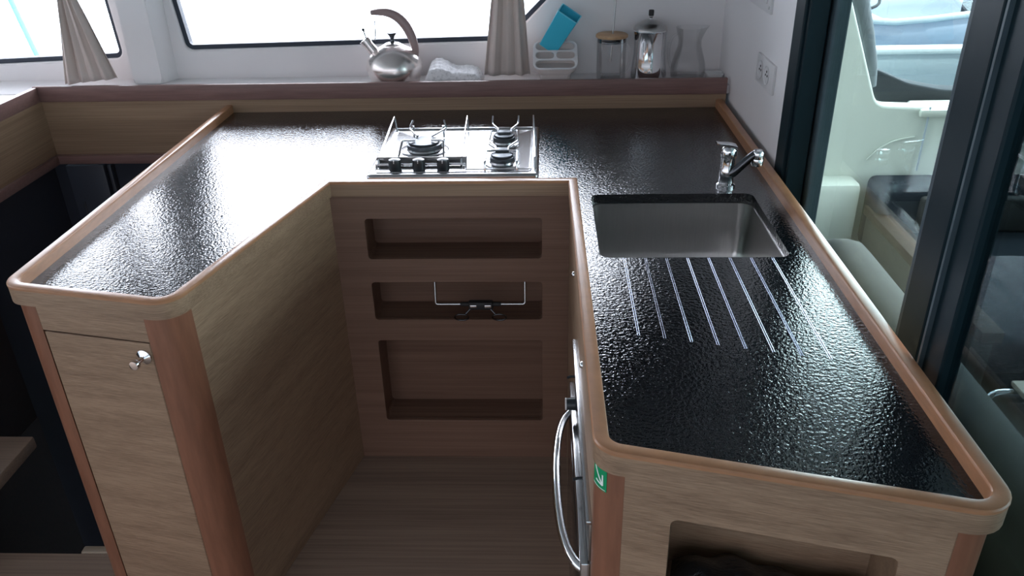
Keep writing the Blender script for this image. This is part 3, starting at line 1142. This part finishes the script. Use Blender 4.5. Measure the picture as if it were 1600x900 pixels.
lathe(bm, [(0, ZS + .138), (.010, ZS + .138), (.0075, ZS + .143), (.0065, ZS + .152), (.010, ZS + .160), (.0165, ZS + .168), (.017, ZS + .172), (0, ZS + .173)], kx_, ky_, 24)
obj('lid_knob', bm, 'dark_chrome', ld, 40)
bm = bmesh.new()
tube(bm, [(kx_ - .052, ky_, ZS + .088), (kx_ - .082, ky_, ZS + .128), (kx_ - .090, ky_, ZS + .140)], [.020, .0165, .0165], 20)
tube(bm, [(kx_ - .088, ky_, ZS + .137), (kx_ - .097, ky_, ZS + .149)], [.0195, .0195], 20)
spt = obj('kettle_spout', bm, 'kettle_body', kt, 50)
bm = bmesh.new()
tube(bm, [(kx_ - .089, ky_, ZS + .150), (kx_ - .096, ky_, ZS + .178)], .0022, 8)
bmesh.ops.create_uvsphere(bm, u_segments=12, v_segments=8, radius=.0055, matrix=Matrix.Translation((kx_ - .097, ky_, ZS + .182)))
tube(bm, [(kx_ - .078, ky_, ZS + .148), (kx_ - .060, ky_, ZS + .145), (kx_ - .056, ky_, ZS + .168), (kx_ - .054, ky_, ZS + .212)], .0018, 8)
obj('whistle_lever', bm, 'dark_chrome', spt, 50)
# flat strap handle
hp = bezier([(kx_ - .064, ky_, ZS + .238), (kx_ - .020, ky_, ZS + .240), (kx_ + .050, ky_, ZS + .262), (kx_ + .082, ky_, ZS + .150), (kx_ + .078, ky_, ZS + .108), (kx_ + .080, ky_, ZS + .078)], 20)
bm = bmesh.new()
rg = []
for i, p in enumerate(hp):
    a_, c_ = hp[max(i - 1, 0)], hp[min(i + 1, 20)]
    tg = (c_ - a_).normalized()
    nrm = Vector((-tg.z, 0, tg.x))
    f_ = i / 20
    th = .0085 + .0085 * math.sin(PI * min(1, max(0, f_ * 1.05)))
    if f_ > .88:
        th *= .8
    wd = .013 - .004 * f_
    ring = []
    for k in range(12):
        an = 2 * PI * k / 12
        q = p + nrm * (th * math.cos(an)) + Vector((0, wd * math.sin(an), 0))
        ring.append(bm.verts.new(q))
    rg.append(ring)
for a_, b__ in zip(rg, rg[1:]):
    for i in range(12):
        bm.faces.new((a_[i], a_[(i + 1) % 12], b__[(i + 1) % 12], b__[i]))
bm.faces.new(rg[0])
bm.faces.new(rg[-1][::-1])
obj('kettle_handle', bm, 'kettle_handle', kt, 60)

# ---------------------------------------------------------------- folded towel
bm = bmesh.new()
NX, NY = 46, 22


def towel_sheet(bm, x0, x1, y0, y1, zb, hfun):
    g_ = {}
    for i in range(NX + 1):
        for j in range(NY + 1):
            u_, v_ = i / NX, j / NY
            g_[i, j] = bm.verts.new((x0 + (x1 - x0) * u_, y0 + (y1 - y0) * v_, zb + hfun(u_, v_)))
    lo_ = {k: bm.verts.new((v.co.x, v.co.y, zb)) for k, v in g_.items() if k[0] in (0, NX) or k[1] in (0, NY)}
    for i in range(NX):
        for j in range(NY):
            bm.faces.new((g_[i, j], g_[i + 1, j], g_[i + 1, j + 1], g_[i, j + 1]))
    for i in range(NX):
        for j in (0, NY):
            bm.faces.new((g_[i, j], g_[i + 1, j], lo_[i + 1, j], lo_[i, j]))
    for j in range(NY):
        for i in (0, NX):
            bm.faces.new((g_[i, j], g_[i, j + 1], lo_[i, j + 1], lo_[i, j]))
    ring = [lo_[i, 0] for i in range(NX + 1)] + [lo_[NX, j] for j in range(1, NY + 1)] + [lo_[i, NY] for i in range(NX - 1, -1, -1)] + [lo_[0, j] for j in range(NY - 1, 0, -1)]
    bm.faces.new(ring)


def hf(u_, v_):
    e = min(1, min(u_, 1 - u_) * 9) ** .5 * min(1, min(v_ + .03, 1 - v_) * 7) ** .5
    big = .040 + .042 * math.exp(-((u_ - .30) / .22) ** 2) * (.35 + .65 * v_) + .010 * math.sin(u_ * 9 + 1) * v_
    rip = .0012 * math.sin(u_ * 60 + 4 * v_) + .0014 * math.sin(v_ * 30 + u_ * 13) + random.uniform(-.0008, .0008)
    return max(.002, e * big + rip)


towel_sheet(bm, -.412, -.208, 2.785, 2.925, ZS, hf)
tag(obj('folded_towel', bm, 'towel', smooth=80), 'crumpled white and grey knitted cloth lying on the sill beside the kettle', 'cloth')


# ---------------------------------------------------------------- curtains
def curtain(name, label, xb0, xb1, xt0, xt1, y, zb, zt, ztop, xw0, xw1, folds, skew=0.0, group=None, pinch=True):
    """a curtain gathered by a tie at zt, spreading above and below"""
    bm = bmesh.new()
    NU, NV = 84, 34
    g_ = {}
    for j in range(NV + 1):
        z = zb + (ztop - zb) * j / NV
        if z < zt:
            f_ = (z - zb) / (zt - zb)
            s_ = f_ ** 1.0
            a0 = xb0 + (xt0 - xb0) * s_
            a1 = xb1 + (xt1 - xb1) * s_
        else:
            f_ = (z - zt) / (ztop - zt)
            s_ = math.sin(f_ * PI / 2)
            a0 = xt0 + (xw0 - xt0) * s_
            a1 = xt1 + (xw1 - xt1) * s_
        for i in range(NU + 1):
            u_ = i / NU
            ph = u_ * folds * 2 * PI
            amp = .010 + .006 * math.sin(u_ * 7 + 1)
            amp = min(amp, (a1 - a0) * .16)
            wv = math.sin(ph + .6 * math.sin(ph * .37 + 1.3))
            wv = math.copysign(abs(wv) ** .7, wv)
            g_[i, j] = bm.verts.new((a0 + (a1 - a0) * u_ + .002 * math.sin(2 * ph), y + amp * wv, z + (skew * u_ if j == 0 else skew * u_ * (1 - j / NV))))
    for i in range(NU):
        for j in range(NV):
            bm.faces.new((g_[i, j], g_[i + 1, j], g_[i + 1, j + 1], g_[i, j + 1]))
    t_ = thing(name, label, 'curtain', ((xb0 + xb1) / 2, y, zb), group)
    o = obj('curtain_cloth', bm, 'curtain', t_, 70)
    md = o.modifiers.new('solid', 'SOLIDIFY')
    md.thickness = .0015
    tb = bmesh.new()
    cxx, wx = (xt0 + xt1) / 2, (xt1 - xt0) / 2 + .003
    pts = [(cxx + wx * math.cos(2 * PI * k / 24), y + .017 * math.sin(2 * PI * k / 24), zt + .004) for k in range(25)]
    tube(tb, pts, .005, 8, caps=False)
    bmesh.ops.remove_doubles(tb, verts=tb.verts, dist=1e-4)
    obj('tie_band', tb, 'curtain', t_, 60)
    hb = bmesh.new()
    tube(hb, [(min(xw0, xt0) - .02, y, ztop + .006), (max(xw1, xt1) + .02, y, ztop + .006)], .006, 10)
    box(hb, cxx - .008, cxx + .008, y, WY + .002, ztop, ztop + .012)
    obj('curtain_rail', hb, 'socket', t_, 50)
    return t_


curtain('window_curtain', 'beige curtain tied narrow and fanning out at the left window', -1.702, -1.505, -1.640, -1.590, 2.838, .978, 1.30, 1.74, -1.80, -1.50, 4.5, .02)
curtain('window_curtain', 'beige pleated curtain between the towel and the cutlery caddy', -.206, -.042, -.158, -.070, 2.866, .985, 1.36, 1.74, -.20, -.02, 3.4, .0)

# ---------------------------------------------------------------- cutlery caddy with turquoise cup
cd = thing('cutlery_caddy', 'beige plastic cutlery caddy with white rounded openings on the sill', 'caddy', (.043, 2.865, ZS))
bm = bmesh.new()
rings = []
TL = math.radians(40)
for w_, dd, z, r_, sl_ in ((.052, .034, ZS, .02, 0), (.054, .036, ZS + .026, .02, 0), (.062, .040, ZS + .030, .022, 0), (.072, .043, ZS + .044, .024, .15), (.0745, .045, ZS + .082, .024, 1),
                           (.0715, .042, ZS + .082, .022, 1), (.068, .038, ZS + .046, .022, .15)):
    rings.append([bm.verts.new((p.x, p.y, z + sl_ * (p.y - 2.865) * math.tan(TL))) for p in rr(.043 - w_, .043 + w_, 2.865 - dd, 2.865 + dd, r_, 6)])
for a_, b__ in zip(rings, rings[1:]):
    for i in range(len(a_)):
        j = (i + 1) % len(a_)
        bm.faces.new((a_[i], a_[j], b__[j], b__[i]))
bm.faces.new(rings[0][::-1])
bm.faces.new(rings[-1])
obj('caddy_body', bm, 'rack', cd, 40)
tl = Matrix.Translation((.043, 2.865, ZS + .085)) @ Matrix.Rotation(TL, 4, 'X')
plate('caddy_top', [rr(-.077, .077, -.060, .060, .026), rr(-.067, .067, -.053, -.021, .015), rr(-.067, -.004, -.015, .015, .013), rr(.004, .067, -.015, .015, .013),
                    rr(-.067, .067, .021, .053, .015)], .007, 'rack_rim', cd, tl, bevel=.002)

cu = thing('turquoise_cup', 'turquoise square plastic container standing tilted in the beige caddy', 'container', (.06, 2.88, ZS + .10))
bm = bmesh.new()
# tapering square tube, leaning right
mc = Matrix.Translation((.034, 2.902, ZS + .126)) @ Matrix.Rotation(math.radians(20), 4, 'X') @ Matrix.Rotation(math.radians(29), 4, 'Y') @ Matrix.Rotation(math.radians(-18), 4, 'Z')
rings = []
for w_, dd, z in ((.033, .015, -.030), (.038, .034, .118), (.036, .032, .118), (.031, .013, -.026)):
    rings.append([bm.verts.new((p.x, p.y, z)) for p in rr(-w_, w_, -dd, dd, .004, 3)])
for a_, b__ in zip(rings, rings[1:]):
    for i in range(len(a_)):
        j = (i + 1) % len(a_)
        bm.faces.new((a_[i], a_[j], b__[j], b__[i]))
bm.faces.new(rings[0][::-1])
bm.faces.new(rings[-1])
bm.transform(mc)
obj('cup_wall', bm, 'blue', cu, 40)
bm = bmesh.new()
rings = []
for w_, dd, z in ((.0385, .0345, .1165), (.0390, .0350, .1195), (.0355, .0315, .1195), (.0355, .0315, .1165)):
    rings.append([bm.verts.new((p.x, p.y, z)) for p in rr(-w_, w_, -dd, dd, .004, 3)])
for a_, b__ in zip(rings, rings[1:] + rings[:1]):
    for i in range(len(a_)):
        j = (i + 1) % len(a_)
        bm.faces.new((a_[i], a_[j], b__[j], b__[i]))
bm.transform(mc)
obj('cup_rim', bm, 'blue_in', cu, 40)


# ---------------------------------------------------------------- glassware and coffee pot
def glass_wall(name, prof, x, y, parent, wall=.0022):
    """closed glass vessel: outer profile up, inner profile down"""
    bm = bmesh.new()
    inner = [(max(r - wall, 0), z + (wall * 1.5 if k < 2 else 0)) for k, (r, z) in enumerate(prof)]
    inner[0] = (0, inner[1][1])
    lathe(bm, prof + inner[::-1], x, y, 36)
    return obj(name, bm, 'glassware', parent, 50)


jx, jy = .237, 2.875
jr = thing('glass_jar_mug', 'clear glass mug with bamboo lid and tall straw on the sill', 'mug', (jx, jy, ZS))
glass_wall('glass_body', [(0, ZS), (.046, ZS), (.050, ZS + .004), (.051, ZS + .03), (.051, ZS + .135), (.050, ZS + .142)], jx, jy, jr)
bm = bmesh.new()
tube(bm, bezier([(jx + .049, jy, ZS + .120), (jx + .066, jy - .004, ZS + .112), (jx + .070, jy - .004, ZS + .050), (jx + .049, jy, ZS + .026)], 14), .0042, 10)
obj('glass_handle', bm, 'glassware', jr, 60)
bm = bmesh.new()
lathe(bm, [(0, ZS + .1425), (.054, ZS + .1425), (.055, ZS + .1445), (.055, ZS + .1505), (.052, ZS + .153), (0, ZS + .153)], jx, jy, 36)
jl = obj('bamboo_lid', bm, 'bamboo', jr, 40)
bm = bmesh.new()
lathe(bm, [(0, ZS + .126), (.0475, ZS + .126), (.0478, ZS + .130), (.0465, ZS + .133), (.0478, ZS + .136), (.0478, ZS + .1424), (0, ZS + .1424)], jx, jy, 36)
obj('lid_seal', bm, 'dark_chrome', jl, 40)
bm = bmesh.new()
tube(bm, [(jx - .002, jy, ZS + .06), (jx + .012, jy, ZS + .33)], .0028, 8)
obj('straw', bm, 'straw', jr, 60)

px_, py_ = .366, 2.868
pt = thing('coffee_pot', 'polished steel domed coffee pot between the glass mug and the glass jug', 'coffee pot', (px_, py_, ZS))
bm = bmesh.new()
lathe(bm, [(0, ZS), (.062, ZS), (.0635, ZS + .004), (.062, ZS + .012), (.0625, ZS + .020), (.058, ZS + .055), (.055, ZS + .090), (.0555, ZS + .130), (.057, ZS + .160),
           (.0585, ZS + .164), (.057, ZS + .168), (0, ZS + .168)], px_, py_, 48)
obj('pot_body', bm, 'chrome', pt, 40)
bm = bmesh.new()
lathe(bm, [(0, ZS + .1675), (.0585, ZS + .1675), (.0585, ZS + .171), (.052, ZS + .182), (.038, ZS + .192), (.020, ZS + .199), (.007, ZS + .201), (0, ZS + .201)], px_, py_, 48)
pl_ = obj('pot_lid', bm, 'brushed', pt, 40)
bm = bmesh.new()
lathe(bm, [(0, ZS + .200), (.007, ZS + .200), (.005, ZS + .205), (.008, ZS + .210), (.0085, ZS + .213), (0, ZS + .213)], px_, py_, 20)
obj('knob_collar', bm, 'chrome', pl_, 40)
bm = bmesh.new()
lathe(bm, [(0, ZS + .2125), (.0088, ZS + .2125), (.0092, ZS + .228), (.008, ZS + .231), (0, ZS + .231)], px_, py_, 20)
obj('pot_knob', bm, 'rubber', pl_, 40)
bm = bmesh.new()
# pouring beak
vs_ = [(-.016, -.052, .160), (.016, -.052, .160), (0, -.072, .164), (0, -.050, .112)]
V = [bm.verts.new((px_ + x, py_ + y, ZS + z)) for x, y, z in vs_]
bm.faces.new((V[0], V[1], V[2]))
bm.faces.new((V[0], V[2], V[3]))
bm.faces.new((V[2], V[1], V[3]))
bm.faces.new((V[0], V[3], V[1]))
obj('pouring_beak', bm, 'chrome', pt)

gx, gy = .503, 2.872
jg = thing('glass_jug', 'clear glass jug with pinched pouring lip nearest the right wall', 'jug', (gx, gy, ZS))
prof = [(0, ZS), (.052, ZS), (.058, ZS + .006), (.060, ZS + .025), (.058, ZS + .050), (.048, ZS + .085), (.040, ZS + .110), (.039, ZS + .130), (.046, ZS + .155), (.050, ZS + .172)]
bm = bmesh.new()
wall = .0024
inner = [(max(r - wall, 0), z + (wall * 2 if k < 2 else 0)) for k, (r, z) in enumerate(prof)]
inner[0] = (0, inner[1][1])
lathe(bm, prof + inner[::-1], gx, gy, 40)
for v in bm.verts:
    h = (v.co.z - ZS - .13) / .042
    if h > 0:
        a_ = math.atan2(v.co.y - gy, v.co.x - gx)
        k_ = math.exp(-(a_ / .35) ** 2)
        v.co.x += .014 * h * h * k_
        v.co.z += .004 * h * k_
obj('jug_body', bm, 'glassware', jg, 50)
bm = bmesh.new()
tube(bm, bezier([(gx - .044, gy, ZS + .150), (gx - .072, gy, ZS + .150), (gx - .078, gy, ZS + .075), (gx - .057, gy, ZS + .035)], 16), .0045, 10)
obj('jug_handle', bm, 'glassware', jg, 60)

bm = bmesh.new()
rings = []
for w_, dd, z in ((.026, .020, ZS), (.031, .024, ZS + .014), (.031, .024, ZS + .017), (.028, .021, ZS + .017), (.024, .017, ZS + .006)):
    rings.append([bm.verts.new((p.x, p.y, z)) for p in rr(.596 - w_, .596 + w_, 2.878 - dd, 2.878 + dd, .008, 4)])
for a_, b__ in zip(rings, rings[1:]):
    for i in range(len(a_)):
        j = (i + 1) % len(a_)
        bm.faces.new((a_[i], a_[j], b__[j], b__[i]))
bm.faces.new(rings[0][::-1])
bm.faces.new(rings[-1])
tag(obj('small_dish', bm, 'dish', smooth=40), 'small low white dish in the corner of the sill', 'dish')

# ---------------------------------------------------------------- outside: cockpit
struct(obj('floor_cockpit', B(.72, 6.0, -3.0, 3.42, -.06, -.01), 'deck'))
struct(obj('ceiling_cockpit', B(.76, 2.9, -3.0, 3.3, 2.05, 2.12), 'white'))

bm_loops = [fillet([(.74, -.06, 0), (4.5, -.06, 0), (4.5, .66, 0), (1.62, .695, .02), (1.40, .705, .07), (1.235, 1.11, 0.1), (1.13, 1.36, 0), (1.13, 2.05, 0), (.74, 2.05, 0)])]
wc = thing('cockpit_coaming', 'cream moulded cockpit side with sloping cut-out seen through the sliding door', 'boat side', (2.0, 3.42, 0))
me = plate_mesh(bm_loops, .08, Matrix.Translation((0, 3.46, 0)) @ XZ, .012)
finish('moulded_side', me, 'cream', wc, 40)
obj('side_ledge', B(1.58, 4.5, 3.40, 3.56, .655, .690, bev=.012), 'cream', wc, 40)
obj('moulding_joint', B(1.615, 1.621, 3.408, 3.414, .42, .70), 'cream2', wc)
bm = bmesh.new()
tube(bm, bezier([(1.40, 3.416, .47), (1.46, 3.412, .56), (1.52, 3.412, .56), (1.58, 3.416, .57)], 10), .004, 8)
obj('grab_line', bm, 'cream', wc, 50)
obj('lower_pillar', B(.74, 1.36, 3.30, 3.44, -.01, .40, bev=.03), 'cream', wc, 40)

# rolled awning along the sloping edge
bm = bmesh.new()
tube(bm, [(1.19, 3.545, 1.36), (1.295, 3.545, 1.10), (1.345, 3.545, .965), (1.385, 3.545, .84), (1.405, 3.545, .755)], [.045, .045, .040, .036, .026], 16)
tag(obj('rolled_awning', bm, 'curtain_dark', smooth=60), 'grey rolled-up awning along the sloping cockpit cut-out', 'awning')

# bulwark further out with white cap and dark cushion in front
bw = thing('outer_bulwark', 'grey outer bulwark with bright white capping rail beyond the cockpit', 'boat side', (2.8, 4.1, 0))
obj('bulwark_panel', B(1.3, 5.5, 4.07, 4.12, .2, .775), 'cream2', bw)
obj('capping_rail', B(1.3, 5.5, 4.05, 4.14, .775, .805, bev=.012), 'dinghy_tube', bw, 40)
bm = bmesh.new()
pts = fillet([(1.44, .60, 0), (3.2, .56, 0), (3.2, .68, 0), (2.3, .69, .2), (1.74, .722, .3), (1.59, .752, .2), (1.44, .815, .01)], 6)
me = plate_mesh([pts], .10, Matrix.Translation((0, 3.65, 0)) @ XZ, .008)
bm.free()
tag(finish('mesh_backrest', me, 'mesh_cloth', None, 40), 'long charcoal mesh backrest above the cream cockpit side', 'backrest')

# bench sofa
bs = thing('cockpit_sofa', 'charcoal cockpit sofa with grey front board behind the glass door', 'sofa', (2.2, 3.0, 0))
obj('sofa_back', B(1.40, 4.0, 3.20, 3.392, .10, .418, bev=.035, seg=3), 'grey_cloth', bs, 50)
obj('sofa_pad', B(1.56, 3.9, 3.165, 3.215, .235, .385, bev=.015, seg=3), 'grey_vinyl', bs, 50)
obj('seat_cushion', B(1.47, 4.0, 2.3, 3.19, .10, .235, bev=.03, seg=3), 'grey_cloth', bs, 50)
obj('front_board', B(1.395, 1.43, 2.25, 3.30, -.01, .258, bev=.004), 'grey_vinyl', bs, 40)
obj('board_capping', B(1.385, 1.46, 2.25, 3.32, .258, .300, bev=.008), 'teak', bs, 40)


bk = thing('cockpit_bench', 'long taupe padded bench with rounded backrest right behind the sliding door glass', 'bench', (.95, 1.0, 0))
me = plate_mesh([fillet([(-1.2, .08, .03), (2.20, .08, .03), (2.20, .70, .13), (-1.2, .70, .13)], 10)], .16,
                Matrix.Translation((.835, 0, 0)) @ Matrix(((0, 0, 1, 0), (1, 0, 0, 0), (0, 1, 0, 0), (0, 0, 0, 1))), .06)
finish('bench_back', me, 'taupe_vinyl', bk, 60)
obj('bench_seat', B(.93, 1.22, -1.2, 2.15, .10, .22, bev=.03, seg=3), 'taupe_vinyl', bk, 50)
obj('bench_base', B(.79, 1.16, -1.15, 2.10, -.01, .10), 'cream', bk)

tb = thing('cockpit_table', 'low cockpit table on shiny steel tubes seen low through the right pane', 'table', (1.7, 1.85, 0))
obj('table_top', B(1.42, 2.2, 1.5, 2.10, .205, .225, bev=.006), 'ledge_oak', tb, 40)
for yy in (1.56, 2.08):
    bm = bmesh.new()
    tube(bm, smooth_path([(1.36, yy, -.01), (1.36, yy, .19), (2.15, yy, .19), (2.15, yy, -.01)], .03), .014, 10)
    obj('table_leg', bm, 'chrome', tb, 60)

# ---------------------------------------------------------------- outside: dinghy, dock, side deck, sea
dg_ = thing('moored_dinghy', 'small pale blue and white dinghy floating beyond the bulwark', 'boat', (3.2, 6.6, -.1))


def dinghy_section(y, wid, zr, zk, x0):
    return [(x0 - wid, y, zr), (x0 - wid * .92, y, zr - .12), (x0 - wid * .6, y, zk), (x0, y, zk - .05), (x0 + wid * .6, y, zk), (x0 + wid * .92, y, zr - .12), (x0 + wid, y, zr)]


bm = bmesh.new()
secs = []
NS = 12
for i in range(NS + 1):
    f_ = i / NS
    x = 2.05 + 2.6 * f_
    hw = .62 * (1 - .85 * max(0, (.30 - f_) / .30) ** 2)
    zr = .555 + .075 / (1 + math.exp(-(f_ - .24) * 26)) + .02 * f_
    secs.append([(x, 6.55 - hw, zr), (x, 6.55 - hw * .96, zr - .14), (x, 6.55 - hw * .7, zr - .42), (x, 6.55, zr - .52), (x, 6.55 + hw * .7, zr - .42),
                 (x, 6.55 + hw * .96, zr - .14), (x, 6.55 + hw, zr)])
vg = [[bm.verts.new(p) for p in s_] for s_ in secs]
for a_, b__ in zip(vg, vg[1:]):
    for i in range(6):
        bm.faces.new((a_[i], a_[i + 1], b__[i + 1], b__[i]))
bm.faces.new(vg[-1])
bm.faces.new(vg[0][::-1])
o = obj('hull', bm, 'dinghy', dg_, 50)
md = o.modifiers.new('solid', 'SOLIDIFY')
md.thickness = .03
bm = bmesh.new()
ed = [Vector(s_[0]) for s_ in secs][::-1] + [Vector(s_[-1]) for s_ in secs]
tube(bm, ed, .022, 10)
obj('rubbing_strake', bm, 'dinghy_tube', dg_, 60)
bm = bmesh.new()
tube(bm, [Vector(s_[1]) + Vector((0, -.012, -.10)) for s_ in secs], .014, 8)
obj('hull_line', bm, 'dinghy_tube', dg_, 60)
obj('thwart', B(2.75, 3.0, 6.0, 7.1, .34, .38, bev=.01), 'dinghy_tube', dg_, 40)
obj('centre_console', B(2.25, 2.6, 6.30, 6.80, .06, .52, bev=.04), 'dinghy', dg_, 40)
bm = bmesh.new()
tube(bm, [(2.45, 6.45, .50), (2.42, 6.42, .66)], .012, 8)
tube(bm, [(2.40 + .10 * math.cos(2 * PI * k / 16), 6.42 + .05 * math.sin(2 * PI * k / 16), .66 + .05 * math.sin(2 * PI * k / 16)) for k in range(17)], .012, 8)
obj('steering_wheel', bm, 'rubber', dg_, 60)
obj('outboard_cover', B(3.3, 3.5, 6.62, 6.86, .15, .62, bev=.05), 'grey_cloth', dg_, 40)
for xx in (2.6, 3.3):
    bm = bmesh.new()
    lathe(bm, [(0, .20), (.03, .22), (.045, .30), (.03, .40), (0, .42)], xx, 5.90, 12)
    obj('fender', bm, 'dinghy_tube', dg_, 50)
dk = thing('mooring_dock', 'pale dock with grey edge line far beyond the dinghy', 'dock', (6, 9.5, -.6))
bm = B(1.0, 16, 0, 3.0, -1.3, .30, bev=.02)
bm.transform(Matrix.Translation((0, 8.3, 0)) @ Matrix.Rotation(math.radians(-12), 4, 'Z'))
obj('dock_deck', bm, 'dock', dk)
bm = B(1.0, 16, .30, .36, .29, .34)
bm.transform(Matrix.Translation((0, 8.3, 0)) @ Matrix.Rotation(math.radians(-12), 4, 'Z'))
obj('kerb_rail', bm, 'grey_vinyl', dk)

struct(obj('side_deck', B(-5, .70, 3.03, 4.2, .55, .62), 'white')).name = 'floor_side_deck'
bm = bmesh.new()
box(bm, -120, 120, -20, 220, -1.35, -1.3)
tag(obj('sea_water', bm, 'sea'), 'flat bright blue sea water around the boat', 'water', kind='stuff')
# rope / rigging lines by the left window
for k, (xa, xb) in enumerate(((-2.60, -2.25), (-2.85, -2.55))):
    bm = bmesh.new()
    tube(bm, [(2 * xa - xb, 4.1, 2.88), (xa, 3.9, 1.75), (xb, 3.7, .62)], .012, 8)
    tag(obj('mooring_line', bm, 'line', smooth=60), ('pale turquoise line slanting past the left window' if k == 0 else 'pale turquoise line at the far left corner of the left window'), 'rope')
